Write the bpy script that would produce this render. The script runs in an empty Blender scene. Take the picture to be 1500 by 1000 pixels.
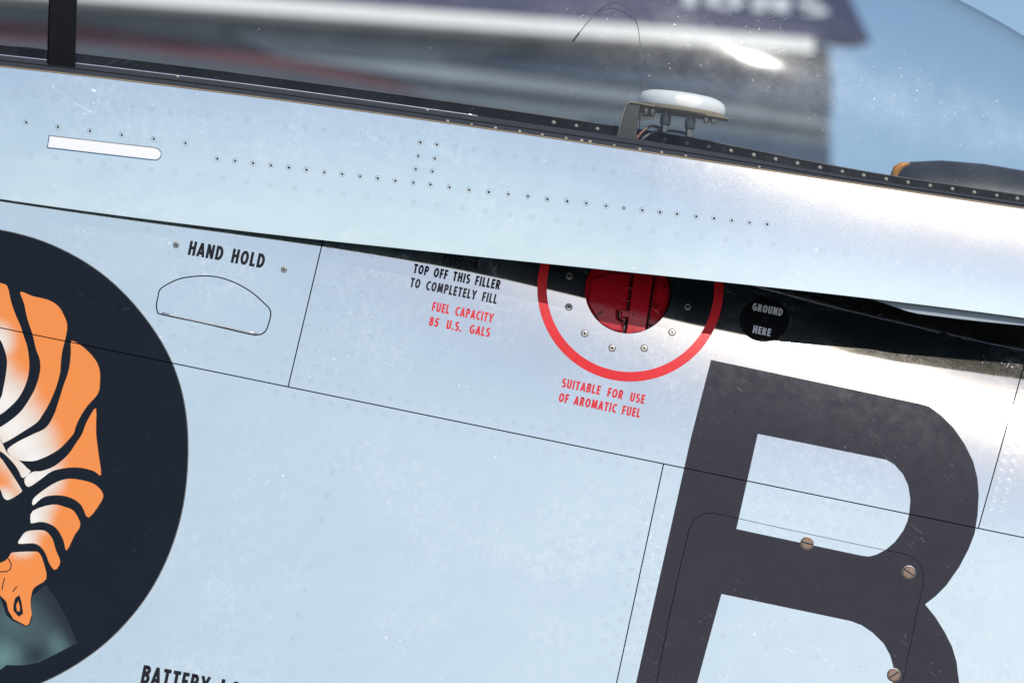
import bpy, bmesh, math, random
import numpy as np
from mathutils import Vector, Matrix
from mathutils.geometry import delaunay_2d_cdt

random.seed(7)
rng = np.random.default_rng(7)
scene = bpy.context.scene
COL = scene.collection

# ------------------------------------------------------------------ frame
# Local frame: X along the picture, Y into the scene, Z up the picture, metres,
# origin on the fuselage side 2.1 m above the apron.  The camera looks up by PITCH.
D = 6.0
PITCH = math.radians(5.0)
BASE_Z = 2.1
FR = Matrix.Translation((0, 0, BASE_Z)) @ Matrix.Rotation(PITCH, 4, 'X')

# ------------------------------------------------------------------ camera
cam_d = bpy.data.cameras.new('camera')
cam = bpy.data.objects.new('camera', cam_d)
COL.objects.link(cam)
cam_d.sensor_width = 36.0
cam_d.lens = 36.0 * D / 1.5
cam_d.clip_start = 0.1
cam_d.clip_end = 5000
cam.matrix_world = FR @ Matrix.Translation((0, -D, 0)) @ Matrix.Rotation(math.pi / 2, 4, 'X')
cam_d.dof.use_dof = True
cam_d.dof.focus_distance = D + 0.06
cam_d.dof.aperture_fstop = 4.6
scene.camera = cam

# ------------------------------------------------------------------ light
SL = Vector((0.45, -0.574, 0.819)).normalized()
SW = (FR.to_3x3() @ SL).normalized()
SUN_EL = math.asin(SW.z)
SUN_AZ = math.atan2(SW.x, SW.y)
world = bpy.data.worlds.new('World')
scene.world = world
world.use_nodes = True
wn = world.node_tree
sky = wn.nodes.new('ShaderNodeTexSky')
sky.sky_type = 'NISHITA'
sky.sun_disc = False
sky.sun_elevation = SUN_EL
sky.sun_rotation = SUN_AZ % (2 * math.pi)
sky.air_density = 0.8
sky.dust_density = 0.75
sky.ozone_density = 1.0
wn.links.new(sky.outputs[0], wn.nodes['Background'].inputs[0])
wn.nodes['Background'].inputs[1].default_value = 0.122
sun_d = bpy.data.lights.new('sun', 'SUN')
sun_d.energy = 3.6
sun_d.angle = math.radians(0.53)
sun_d.color = (1.0, 0.96, 0.9)
sun = bpy.data.objects.new('sun', sun_d)
COL.objects.link(sun)
sun.rotation_euler = SW.to_track_quat('Z', 'Y').to_euler()
sun.location = SW * 30

vs = scene.view_settings
vs.view_transform = 'Standard'
vs.look = 'None'
vs.exposure = 0.0
vs.gamma = 1.0
scene.render.engine = 'CYCLES'
scene.cycles.use_denoising = True
scene.cycles.max_bounces = 10
scene.cycles.transparent_max_bounces = 16
scene.cycles.sample_clamp_indirect = 6.0
scene.cycles.caustics_reflective = False
scene.cycles.caustics_refractive = False

# ------------------------------------------------------------------ materials
def new_mat(name):
    m = bpy.data.materials.new(name)
    m.use_nodes = True
    nt = m.node_tree
    return m, nt, nt.nodes['Principled BSDF'], nt.nodes['Material Output']

def nd(nt, kind, **kw):
    n = nt.nodes.new(kind)
    for k, v in kw.items():
        if k.startswith('i_'):
            n.inputs[int(k[2:])].default_value = v
        else:
            setattr(n, k, v)
    return n

def pos(nt):
    return nd(nt, 'ShaderNodeNewGeometry').outputs['Position']

def scaled_pos(nt, s):
    v = nd(nt, 'ShaderNodeVectorMath', operation='MULTIPLY')
    nt.links.new(pos(nt), v.inputs[0])
    v.inputs[1].default_value = s
    return v.outputs[0]

def noise(nt, scale, detail=4.0, rough=0.55, vec=None):
    n = nd(nt, 'ShaderNodeTexNoise')
    n.inputs['Scale'].default_value = scale
    n.inputs['Detail'].default_value = detail
    n.inputs['Roughness'].default_value = rough
    nt.links.new(vec if vec is not None else pos(nt), n.inputs['Vector'])
    return n.outputs['Fac']

def ramp(nt, fac, a, b, va=0.0, vb=1.0):
    n = nd(nt, 'ShaderNodeMapRange')
    n.inputs['From Min'].default_value = a
    n.inputs['From Max'].default_value = b
    n.inputs['To Min'].default_value = va
    n.inputs['To Max'].default_value = vb
    nt.links.new(fac, n.inputs['Value'])
    return n.outputs['Result']

def math_node(nt, op, a, b):
    n = nd(nt, 'ShaderNodeMath', operation=op)
    for i, x in enumerate((a, b)):
        if isinstance(x, (int, float)):
            n.inputs[i].default_value = x
        else:
            nt.links.new(x, n.inputs[i])
    n.use_clamp = False
    return n.outputs[0]

def paint(name, col, rough=0.35, var=0.12, spec=0.5, metallic=0.0, coat=0.0, vs_=40.0, bump=0.0, chips=None):
    m, nt, p, out = new_mat(name)
    n = noise(nt, vs_, 5, 0.6)
    mix = nd(nt, 'ShaderNodeMix', data_type='RGBA')
    c0 = tuple(max(0, c * (1 - var)) for c in col) + (1,)
    c1 = tuple(min(1, c * (1 + var)) for c in col) + (1,)
    mix.inputs[6].default_value = c0
    mix.inputs[7].default_value = c1
    nt.links.new(n, mix.inputs[0])
    colour = mix.outputs[2]
    if chips:
        mask = ramp(nt, noise(nt, 170, 2, 0.5), 0.69, 0.73, 0.0, 0.7)
        rt = nd(nt, 'ShaderNodeVectorRotate', rotation_type='AXIS_ANGLE')
        rt.inputs['Axis'].default_value = (0, 1, 0)
        rt.inputs['Angle'].default_value = math.radians(-40)
        nt.links.new(pos(nt), rt.inputs['Vector'])
        sv = nd(nt, 'ShaderNodeVectorMath', operation='MULTIPLY')
        sv.inputs[1].default_value = (20, 40, 430)
        nt.links.new(rt.outputs[0], sv.inputs[0])
        scr = ramp(nt, noise(nt, 1.0, 2, 0.5, sv.outputs[0]), 0.66, 0.73, 0.0, 0.45)
        wh = ramp(nt, noise(nt, 9.0, 3, 0.6), 0.48, 0.62)
        tot = nd(nt, 'ShaderNodeMath', operation='MULTIPLY', use_clamp=True)
        nt.links.new(math_node(nt, 'ADD', mask, scr), tot.inputs[0])
        nt.links.new(wh, tot.inputs[1])
        mc = nd(nt, 'ShaderNodeMix', data_type='RGBA')
        nt.links.new(tot.outputs[0], mc.inputs[0])
        nt.links.new(colour, mc.inputs[6])
        mc.inputs[7].default_value = (*chips, 1)
        colour = mc.outputs[2]
    nt.links.new(colour, p.inputs['Base Color'])
    nt.links.new(ramp(nt, noise(nt, vs_ * 3, 4, 0.7), 0.3, 0.7, rough * 0.8, min(1, rough * 1.25)), p.inputs['Roughness'])
    p.inputs['Specular IOR Level'].default_value = spec
    p.inputs['Metallic'].default_value = metallic
    p.inputs['Coat Weight'].default_value = coat
    p.inputs['Coat Roughness'].default_value = 0.06
    if bump:
        b = nd(nt, 'ShaderNodeBump')
        b.inputs['Strength'].default_value = bump
        b.inputs['Distance'].default_value = 0.002
        nt.links.new(noise(nt, vs_ * 8, 3), b.inputs['Height'])
        nt.links.new(b.outputs[0], p.inputs['Normal'])
    return m

def aluminium(name, haze=0.024, tint=(0.97, 0.925, 0.815), fine=0.062, wave=0.5, scuff=0.30):
    """Bare sheet aluminium: a clear polished lobe under a hazy, scratched one."""
    m, nt, p, out = new_mat(name)
    p.inputs['Metallic'].default_value = 1.0
    p.inputs['Base Color'].default_value = (*tint, 1)
    p2 = nt.nodes.new('ShaderNodeBsdfPrincipled')
    p2.inputs['Metallic'].default_value = 1.0
    p2.inputs['Base Color'].default_value = (tint[0] * 0.97, tint[1] * 0.97, tint[2] * 0.97, 1)
    # slow oil-canning of thin sheet
    b1 = nd(nt, 'ShaderNodeBump')
    b1.inputs['Strength'].default_value = wave
    b1.inputs['Distance'].default_value = 0.0009
    nt.links.new(noise(nt, 9.0, 2, 0.5), b1.inputs['Height'])
    # grain glinting in the hazy lobe
    b2 = nd(nt, 'ShaderNodeBump')
    b2.inputs['Strength'].default_value = 0.55
    b2.inputs['Distance'].default_value = 0.0004
    nt.links.new(noise(nt, 650.0, 3, 0.75), b2.inputs['Height'])
    nt.links.new(b1.outputs[0], b2.inputs['Normal'])
    nt.links.new(b1.outputs[0], p.inputs['Normal'])
    nt.links.new(b2.outputs[0], p2.inputs['Normal'])
    nt.links.new(ramp(nt, noise(nt, 14, 5, 0.65), 0.3, 0.75, fine * 0.75, fine * 1.5), p.inputs['Roughness'])
    p2.inputs['Roughness'].default_value = 0.42
    p3 = nt.nodes.new('ShaderNodeBsdfPrincipled')
    p3.inputs['Metallic'].default_value = 1.0
    p3.inputs['Base Color'].default_value = (0.95, 0.95, 0.95, 1)
    p3.inputs['Roughness'].default_value = 0.8
    # haze amount: cloudy wiped patches, scratches in two directions, small nicks
    cloud = ramp(nt, noise(nt, 5.5, 6, 0.68), 0.38, 0.72, haze * 0.55, haze * 1.5)
    grain = ramp(nt, noise(nt, 430.0, 3, 0.7), 0.42, 0.68, 0.25, 2.4)
    cloud = math_node(nt, 'MULTIPLY', cloud, grain)
    # long strokes along the airflow and a second family across it
    r1 = nd(nt, 'ShaderNodeVectorRotate', rotation_type='AXIS_ANGLE')
    r1.inputs['Axis'].default_value = (0, 1, 0)
    r1.inputs['Angle'].default_value = math.radians(-28)
    nt.links.new(pos(nt), r1.inputs['Vector'])
    s1 = nd(nt, 'ShaderNodeVectorMath', operation='MULTIPLY')
    s1.inputs[1].default_value = (18, 60, 420)
    nt.links.new(r1.outputs[0], s1.inputs[0])
    scr1 = ramp(nt, noise(nt, 1.0, 3, 0.6, s1.outputs[0]), 0.64, 0.72, 0.0, 0.5)
    r2 = nd(nt, 'ShaderNodeVectorRotate', rotation_type='AXIS_ANGLE')
    r2.inputs['Axis'].default_value = (0, 1, 0)
    r2.inputs['Angle'].default_value = math.radians(58)
    nt.links.new(pos(nt), r2.inputs['Vector'])
    s2 = nd(nt, 'ShaderNodeVectorMath', operation='MULTIPLY')
    s2.inputs[1].default_value = (26, 60, 330)
    nt.links.new(r2.outputs[0], s2.inputs[0])
    scr2 = ramp(nt, noise(nt, 1.0, 3, 0.6, s2.outputs[0]), 0.65, 0.73, 0.0, 0.5)
    where = ramp(nt, noise(nt, 7.0, 3, 0.6), 0.52, 0.66, 0.0, 1.0)
    nick = ramp(nt, noise(nt, 150.0, 2, 0.5), 0.70, 0.74, 0.0, 0.8)
    scs = math_node(nt, 'MULTIPLY', math_node(nt, 'ADD', scr1, scr2), where)
    scs = math_node(nt, 'ADD', scs, math_node(nt, 'MULTIPLY', nick, where))
    # wiped, cloudy film: pale smears
    smear = math_node(nt, 'MULTIPLY', ramp(nt, noise(nt, 6.0, 3, 0.6), 0.45, 0.7), ramp(nt, noise(nt, 90.0, 6, 0.8), 0.46, 0.75, 0.0, scuff * 1.1))
    sc = nd(nt, 'ShaderNodeMath', operation='ADD', use_clamp=True)
    sc_in = math_node(nt, 'MULTIPLY', scs, scuff * 2.6)
    nt.links.new(sc_in, sc.inputs[0])
    nt.links.new(smear, sc.inputs[1])
    mx = nt.nodes.new('ShaderNodeMixShader')
    nt.links.new(cloud, mx.inputs[0])
    nt.links.new(p.outputs[0], mx.inputs[1])
    nt.links.new(p2.outputs[0], mx.inputs[2])
    mx2 = nt.nodes.new('ShaderNodeMixShader')
    nt.links.new(sc.outputs[0], mx2.inputs[0])
    nt.links.new(mx.outputs[0], mx2.inputs[1])
    nt.links.new(p3.outputs[0], mx2.inputs[2])
    nt.links.new(mx2.outputs[0], out.inputs['Surface'])
    return m

def glass(name):
    m, nt, p, out = new_mat(name)
    nt.nodes.remove(p)
    tr = nt.nodes.new('ShaderNodeBsdfTransparent')
    tr.inputs[0].default_value = (0.88, 0.915, 0.93, 1)
    gl = nt.nodes.new('ShaderNodeBsdfAnisotropic')
    gl.inputs['Roughness'].default_value = 0.085
    lw = nt.nodes.new('ShaderNodeLayerWeight')
    lw.inputs['Blend'].default_value = 0.5
    f5 = math_node(nt, 'POWER', lw.outputs['Facing'], 5.0)
    fr = math_node(nt, 'ADD', math_node(nt, 'MULTIPLY', f5, 0.8), 0.022)
    bw = nd(nt, 'ShaderNodeBump')
    bw.inputs['Strength'].default_value = 0.35
    bw.inputs['Distance'].default_value = 0.001
    nt.links.new(noise(nt, 11, 2), bw.inputs['Height'])
    nt.links.new(bw.outputs[0], gl.inputs['Normal'])
    f = nd(nt, 'ShaderNodeMath', operation='MULTIPLY')
    f.inputs[1].default_value = 1.0
    nt.links.new(fr, f.inputs[0])
    m1 = nt.nodes.new('ShaderNodeMixShader')
    nt.links.new(f.outputs[0], m1.inputs[0])
    nt.links.new(tr.outputs[0], m1.inputs[1])
    nt.links.new(gl.outputs[0], m1.inputs[2])
    # dust grains and hairline scratches: tiny hazy spots catching the sun
    hz = nt.nodes.new('ShaderNodeBsdfAnisotropic')
    hz.inputs['Roughness'].default_value = 0.33
    hz.inputs['Color'].default_value = (0.95, 0.97, 1, 1)
    bb = nd(nt, 'ShaderNodeBump')
    bb.inputs['Strength'].default_value = 0.6
    bb.inputs['Distance'].default_value = 0.0005
    nt.links.new(noise(nt, 500, 3, 0.7), bb.inputs['Height'])
    nt.links.new(bb.outputs[0], hz.inputs['Normal'])
    vo = nd(nt, 'ShaderNodeTexVoronoi')
    vo.inputs['Scale'].default_value = 190.0
    nt.links.new(pos(nt), vo.inputs['Vector'])
    size = math_node(nt, 'MULTIPLY', ramp(nt, noise(nt, 150, 1), 0.42, 0.75, 0.0, 0.26), ramp(nt, noise(nt, 7, 4, 0.7), 0.40, 0.66, 0.55, 1.0))
    spk = nd(nt, 'ShaderNodeMath', operation='LESS_THAN')
    nt.links.new(vo.outputs['Distance'], spk.inputs[0])
    nt.links.new(size, spk.inputs[1])
    film = ramp(nt, noise(nt, 16, 5, 0.65), 0.35, 0.75, 0.006, 0.020)
    sv = nd(nt, 'ShaderNodeVectorRotate', rotation_type='AXIS_ANGLE')
    sv.inputs['Axis'].default_value = (0, 1, 0)
    sv.inputs['Angle'].default_value = math.radians(22)
    nt.links.new(pos(nt), sv.inputs['Vector'])
    s1 = nd(nt, 'ShaderNodeVectorMath', operation='MULTIPLY')
    s1.inputs[1].default_value = (9, 12, 520)
    nt.links.new(sv.outputs[0], s1.inputs[0])
    scr = ramp(nt, noise(nt, 1, 2, 0.5, s1.outputs[0]), 0.73, 0.78, 0.0, 0.10)
    scr = math_node(nt, 'MULTIPLY', scr, ramp(nt, noise(nt, 6, 2), 0.5, 0.62))
    tot = math_node(nt, 'ADD', math_node(nt, 'MULTIPLY', spk.outputs[0], 0.13), math_node(nt, 'ADD', film, scr))
    m2 = nt.nodes.new('ShaderNodeMixShader')
    nt.links.new(tot, m2.inputs[0])
    nt.links.new(m1.outputs[0], m2.inputs[1])
    nt.links.new(hz.outputs[0], m2.inputs[2])
    nt.links.new(m2.outputs[0], out.inputs['Surface'])
    return m

def airbrushed(name):
    """Paint whose colour was sprayed from cream to orange (colour attribute = the sprayed colour)."""
    m, nt, p, out = new_mat(name)
    a = nd(nt, 'ShaderNodeVertexColor', layer_name='sprayed')
    nt.links.new(a.outputs[0], p.inputs['Base Color'])
    nt.links.new(ramp(nt, noise(nt, 60, 4), 0.3, 0.7, 0.18, 0.3), p.inputs['Roughness'])
    return m

M = {}
M['skin'] = aluminium('sheet_aluminium')
M['skin_b'] = aluminium('sheet_aluminium_upper', haze=0.026)
M['skin_c'] = aluminium('sheet_aluminium_access', haze=0.03, tint=(0.95, 0.91, 0.81))
M['skirt'] = aluminium('sheet_aluminium_skirt', haze=0.038, wave=0.7, tint=(0.98, 0.95, 0.85))
M['rivet'] = aluminium('rivet_aluminium', haze=0.08, tint=(0.94, 0.90, 0.80), wave=0.0)
M['ring'] = aluminium('rivet_ring', haze=0.1, tint=(0.70, 0.68, 0.615), wave=0.0)
M['ring2'] = aluminium('rivet_ring_dark', haze=0.1, tint=(0.46, 0.45, 0.43), wave=0.0)
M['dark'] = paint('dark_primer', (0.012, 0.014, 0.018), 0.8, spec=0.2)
M['inner'] = paint('skirt_inner_blue_metal', (0.20, 0.40, 0.64), 0.4, metallic=1.0)  # inner metal tinted blue so the shade below it turns navy
M['black_gloss'] = paint('gloss_black_badge', (0.006, 0.009, 0.015), 0.14, var=0.35, spec=0.18, vs_=12, chips=(0.03, 0.035, 0.045))
M['badge_rim'] = paint('badge_rim', (0.10, 0.085, 0.055), 0.4, var=0.2)
M['code'] = paint('code_letter_charcoal', (0.027, 0.0255, 0.036), 0.55, var=0.22, spec=0.22, vs_=16, chips=(0.16, 0.15, 0.17))
M['stencil'] = paint('stencil_black', (0.010, 0.011, 0.015), 0.45, spec=0.2)
M['red'] = paint('ring_red', (0.64, 0.022, 0.028), 0.4, var=0.10, spec=0.25)
M['red_text'] = paint('stencil_red', (0.60, 0.022, 0.03), 0.4, var=0.06, spec=0.4)
M['cap_red'] = paint('filler_cap_red', (0.42, 0.008, 0.016), 0.18, var=0.1, spec=0.5)
M['ground_black'] = paint('ground_disc_black', (0.005, 0.005, 0.006), 0.5, spec=0.08)
M['stencil_white'] = paint('stencil_white', (0.62, 0.63, 0.66), 0.45, var=0.05)
M['white'] = paint('white_plastic', (0.74, 0.73, 0.71), 0.35, var=0.04)
M['slot_white'] = paint('slot_white', (0.82, 0.82, 0.82), 0.5, var=0.03)
M['rail'] = paint('rail_dark_grey', (0.028, 0.033, 0.042), 0.5, var=0.3, vs_=120, spec=0.25)
M['rail_black'] = paint('rail_black_rubber', (0.006, 0.006, 0.008), 0.7, var=0.3, spec=0.08)
M['seal'] = paint('tan_sealant', (0.30, 0.21, 0.11), 0.5, var=0.3, vs_=200)
M['bead'] = paint('bright_bead', (0.75, 0.76, 0.80), 0.22, metallic=1.0, var=0.1)
M['rail_rivet'] = paint('cream_rivet', (0.34, 0.31, 0.25), 0.5, var=0.35, metallic=0.0, vs_=300)
M['steel'] = paint('screw_steel', (0.34, 0.32, 0.30), 0.4, var=0.35, metallic=1.0, vs_=400)
M['pit'] = paint('recess_black', (0.008, 0.008, 0.009), 0.7, spec=0.2)
M['fastener'] = paint('brown_fastener', (0.30, 0.20, 0.15), 0.38, var=0.35, metallic=0.85, vs_=260)
M['post'] = paint('frame_black', (0.005, 0.0055, 0.007), 0.65, var=0.3, vs_=60, spec=0.08)
M['glass'] = glass('canopy_acrylic')
M['tan_plate'] = paint('alodine_plate', (0.40, 0.33, 0.22), 0.4, var=0.12, metallic=0.4)
M['bracket'] = paint('bracket_grey', (0.085, 0.08, 0.07), 0.5, var=0.15, metallic=0.3)
M['connector'] = paint('connector_grey', (0.16, 0.17, 0.18), 0.35, var=0.15, metallic=0.6)
M['nut'] = paint('connector_nut', (0.36, 0.35, 0.32), 0.35, var=0.15, metallic=0.8)
M['brown_wire'] = paint('brown_cable', (0.22, 0.10, 0.06), 0.45)
M['grey_wire'] = paint('grey_cable', (0.08, 0.08, 0.085), 0.5)
M['tag'] = paint('paper_tag', (0.62, 0.58, 0.48), 0.6, var=0.05)
M['navy'] = paint('navy_fabric', (0.045, 0.048, 0.105), 0.7, var=0.1, vs_=3)
M['bar'] = paint('cream_gutter', (0.78, 0.74, 0.70), 0.55, var=0.05, vs_=3)
M['facade'] = paint('grey_cladding', (0.12, 0.14, 0.16), 0.5, var=0.25, vs_=0.9)
M['facade_dark'] = paint('dark_streak_grey', (0.055, 0.066, 0.082), 0.4, var=0.2, vs_=1)
M['facade_light'] = paint('pale_streak_grey', (0.20, 0.225, 0.25), 0.5, var=0.2, vs_=1)
M['facade_blue'] = paint('blue_grey_opening', (0.045, 0.07, 0.11), 0.5, var=0.25, vs_=1)
M['lilac'] = paint('lilac_panel', (0.60, 0.62, 0.76), 0.5, var=0.05, vs_=2)
M['maroon'] = paint('maroon_band', (0.10, 0.028, 0.035), 0.6, var=0.15, vs_=2)
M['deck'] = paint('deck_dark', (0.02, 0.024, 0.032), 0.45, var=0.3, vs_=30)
M['deck_orange'] = paint('deck_orange', (0.55, 0.22, 0.04), 0.45, var=0.1)
M['tiger'] = airbrushed('airbrushed_orange')
M['lip'] = paint('light_crescent_paint', (0.24, 0.29, 0.34), 0.5, var=0.06)
M['concrete'] = paint('apron_concrete', (0.42, 0.41, 0.39), 0.85, var=0.18, vs_=0.6, spec=0.2)

# ------------------------------------------------------------------ objects
def mesh_obj(name, me, mat, parent=None, mw=None, label=None, kind=None):
    o = bpy.data.objects.new(name, me)
    COL.objects.link(o)
    if mat is not None and len(me.materials) == 0:
        for mm in (mat if isinstance(mat, (list, tuple)) else [mat]):
            me.materials.append(mm)
    if mw is not None:
        o.matrix_basis = mw
    if parent is not None:
        o.parent = parent
        o.matrix_parent_inverse = INV.get(parent.name, Matrix.Identity(4))
    if label:
        o['label'] = label
    if kind:
        o['kind'] = kind
    return o

INV = {}
def thing(name, label, cat, loc):
    o = bpy.data.objects.new(name, None)
    COL.objects.link(o)
    o.location = loc
    o['label'] = label
    o['category'] = cat
    INV[o.name] = Matrix.Translation(-Vector(loc))
    return o

def from_verts(name, verts, faces, mat, parent, smooth=True, normals=None, label=None, kind=None, mats=None):
    """verts in local frame -> world mesh"""
    me = bpy.data.meshes.new(name)
    me.from_pydata([tuple(FR @ Vector(v)) for v in verts], [], faces)
    if smooth:
        me.polygons.foreach_set('use_smooth', [True] * len(me.polygons))
    if normals is not None:
        R = FR.to_3x3()
        me.normals_split_custom_set_from_vertices([tuple((R @ Vector(n)).normalized()) for n in normals])
    me.update()
    return mesh_obj(name, me, mat, parent, label=label, kind=kind)

# ------------------------------------------------------------------ surfaces
ALPHA = math.atan2(787 - 480, 1500)
CA, SA = math.cos(ALPHA), math.sin(ALPHA)

def sstep(x, a, b):
    t = min(1.0, max(0.0, (x - a) / (b - a)))
    return t * t * (3 - 2 * t)

def fus_Y(X, Z):
    dx, dz = X + 0.75, Z - 0.020            # from the seam's left end, px (0, 480)
    u = dx * CA - dz * SA
    w = dx * SA + dz * CA
    K = 0.50 * sstep(u, 0.10, 1.75)
    q = max(0.0, (w + 0.05) / 0.25)
    Q = 0.25 / 3.2 * q ** 3.2
    return 0.02 * u + 0.02 * u * u + 0.140 * w - 0.035 * w * w + 0.022 * u * w + K * Q

def pt(px, py, Y):
    k = (1 + Y / D) / 1000.0
    return Vector(((px - 750) * k, Y, (500 - py) * k))

def fus_depth(px, py):
    Y = 0.0
    for _ in range(4):
        k = (1 + Y / D) / 1000.0
        Y = fus_Y((px - 750) * k, (500 - py) * k)
    return Y

def curve_fn(pts):
    xs = np.array([p[0] for p in pts], float)
    ys = np.array([p[1] for p in pts], float)
    # smooth polynomial through the measured points
    c = np.polyfit((xs - 750) / 750, ys, 3)
    return lambda x: float(np.polyval(c, (x - 750) / 750))

skirt_bot = curve_fn([(0, 292), (238, 322), (472, 352), (700, 376), (800, 387), (1080, 415), (1300, 439), (1500, 466)])
skirt_top = curve_fn([(0, 97), (200, 120), (400, 146), (650, 178), (870, 211), (1000, 232), (1200, 260), (1350, 283), (1500, 305)])
_gx = [-300, 0, 400, 600, 770, 1090, 1500, 1800]
_gy = [0.012, 0.0145, 0.021, 0.033, 0.053, 0.110, 0.130, 0.135]
def gap(px):
    # smoothed piecewise gap between skirt edge and fuselage
    return sum(np.interp(px + d, _gx, _gy) for d in (-120, -60, 0, 60, 120)) / 5.0

def skirt_depth(px, py):
    yb = skirt_bot(px)
    H = (yb - skirt_top(px)) / 1000.0
    h = (yb - py) / 1000.0
    s = sstep(px, 750, 1500)
    tb = 0.092 + 0.03 * s
    tt = 0.138 + 0.455 * s
    return fus_depth(px, yb) - gap(px) + h * tb + h ** 3 / (3 * H * H) * (tt - tb)

def R1(x):
    return 16.5 - 8.5 * sstep(x, 930, 1330)
def R2(x):
    return 14.0 - 4.0 * sstep(x, 980, 1300)
SETBACK = 0.105
def rail_depth(px, py):
    yt = skirt_top(px)
    y0 = skirt_depth(px, yt)
    h = yt - py
    r1 = R1(px)
    if h <= r1 + 0.02:
        return y0 + h / 1000.0 * 1.3
    return y0 + r1 / 1000.0 * 1.3 + SETBACK + (h - r1) / 1000.0 * 0.12

def surf(depth):
    cache = {}
    def f(px, py, off=0.0):
        key = (px, py)
        if key in cache:
            p, n = cache[key]
        else:
            p = pt(px, py, depth(px, py))
            a = pt(px + 1, py, depth(px + 1, py)) - pt(px - 1, py, depth(px - 1, py))
            b = pt(px, py - 1, depth(px, py - 1)) - pt(px, py + 1, depth(px, py + 1))
            n = a.cross(b).normalized()
            if n.y > 0:
                n = -n
            cache[key] = (p, n)
        return p + n * off, n
    return f

FUS = surf(fus_depth)
SKI = surf(skirt_depth)
RAI0 = surf(lambda px, py: skirt_depth(px, skirt_top(px)) + (skirt_top(px) - py) / 1000.0 * 1.3)
RAI1 = surf(lambda px, py: skirt_depth(px, skirt_top(px)) + R1(px) / 1000.0 * 1.3 + SETBACK + (skirt_top(px) - py - R1(px)) / 1000.0 * 0.12)

# ------------------------------------------------------------------ sheets cut from a surface
def inside(ring, P):
    r = np.asarray(ring, float)
    x, y = P[:, 0], P[:, 1]
    res = np.zeros(len(P), bool)
    j = len(r) - 1
    for i in range(len(r)):
        xi, yi = r[i]
        xj, yj = r[j]
        if yi != yj:
            c = ((yi > y) != (yj > y)) & (x < (xj - xi) * (y - yi) / (yj - yi) + xi)
            res ^= c
        j = i
    return res

def grid_pts(ring, step):
    r = np.asarray(ring, float)
    x0, y0 = r.min(0)
    x1, y1 = r.max(0)
    gx, gy = np.meshgrid(np.arange(x0 + step / 2, x1, step), np.arange(y0 + step / 2, y1, step))
    P = np.c_[gx.ravel(), gy.ravel()]
    return P[inside(ring, P)] if len(P) else P

def densify(ring, step):
    out = []
    n = len(ring)
    for i in range(n):
        a = np.array(ring[i], float)
        b = np.array(ring[(i + 1) % n], float)
        k = max(1, int(math.ceil(np.linalg.norm(b - a) / step)))
        for j in range(k):
            out.append(tuple(a + (b - a) * j / k))
    return out

def cdt(rings, pred, step, bound):
    V, Ed = [], []
    for r in rings:
        r = densify(r, step)
        s = len(V)
        V += [Vector(p) for p in r]
        Ed += [(s + i, s + (i + 1) % len(r)) for i in range(len(r))]
    V += [Vector(p) for p in grid_pts(bound, step)]
    vo, _, fo, _, _, _ = delaunay_2d_cdt(V, Ed, [], 0, 1e-4)
    vo = np.array([tuple(v) for v in vo])
    fo = np.array([f for f in fo if len(f) == 3])
    cen = vo[fo].mean(1)
    fo = fo[pred(cen)]
    used = np.unique(fo)
    remap = -np.ones(len(vo), int)
    remap[used] = np.arange(len(used))
    return vo[used], remap[fo]

def sheet(name, rings, pred, S, off, mat, parent, step=14.0, thick=0.0, bound=None, label=None, kind=None):
    v2, f = cdt(rings, pred, step, bound or rings[0])
    verts, norms = [], []
    for x, y in v2:
        p, n = S(float(x), float(y), off)
        verts.append(p)
        norms.append(n)
    faces = []
    for t in f:
        a, b, c = (verts[i] for i in t)
        nn = (b - a).cross(c - a)
        t = [int(i) for i in t]
        if nn.dot(norms[t[0]]) < 0:
            t.reverse()
        faces.append(t)
    if thick > 0:
        cnt = {}
        for t in faces:
            for i in range(3):
                e = (t[i], t[(i + 1) % 3])
                cnt[tuple(sorted(e))] = cnt.get(tuple(sorted(e)), 0) + 1
        base = {}
        for t in list(faces):
            for i in range(3):
                a, b = t[i], t[(i + 1) % 3]
                if cnt[tuple(sorted((a, b)))] == 1:
                    ids = []
                    for k in (a, b):
                        ids.append(len(verts)); verts.append(verts[k].copy()); norms.append(None)
                    for k in (b, a):
                        ids.append(len(verts)); verts.append(verts[k] - norms[k] * thick); norms.append(None)
                    en = (verts[ids[1]] - verts[ids[0]]).cross(verts[ids[2]] - verts[ids[1]])
                    en = -en if False else en
                    for k in ids:
                        norms[k] = (-en).normalized() if en.length > 0 else Vector((0, -1, 0))
                    faces.append([ids[0], ids[3], ids[2], ids[1]])
    return from_verts(name, verts, faces, mat, parent, normals=norms, label=label, kind=kind)

def circle(cx, cy, rx, ry=None, n=48, rot=0.0):
    ry = rx if ry is None else ry
    out = []
    for i in range(n):
        a = 2 * math.pi * i / n
        x, y = rx * math.cos(a), ry * math.sin(a)
        out.append((cx + x * math.cos(rot) - y * math.sin(rot), cy + x * math.sin(rot) + y * math.cos(rot)))
    return out

def smooth_ring(pts, n=4):
    """Catmull-Rom closed"""
    out = []
    P = [np.array(p, float) for p in pts]
    m = len(P)
    for i in range(m):
        p0, p1, p2, p3 = P[i - 1], P[i], P[(i + 1) % m], P[(i + 2) % m]
        for k in range(n):
            t = k / n
            out.append(tuple(0.5 * ((2 * p1) + (-p0 + p2) * t + (2 * p0 - 5 * p1 + 4 * p2 - p3) * t * t + (-p0 + 3 * p1 - 3 * p2 + p3) * t ** 3)))
    return out

def strip(pts, w):
    """thin polygon along an open polyline"""
    P = [np.array(p, float) for p in pts]
    L, R = [], []
    for i, p in enumerate(P):
        d = P[min(i + 1, len(P) - 1)] - P[max(i - 1, 0)]
        d = d / np.linalg.norm(d)
        nrm = np.array((-d[1], d[0])) * w / 2
        L.append(tuple(p + nrm)); R.append(tuple(p - nrm))
    return L + R[::-1]

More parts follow.
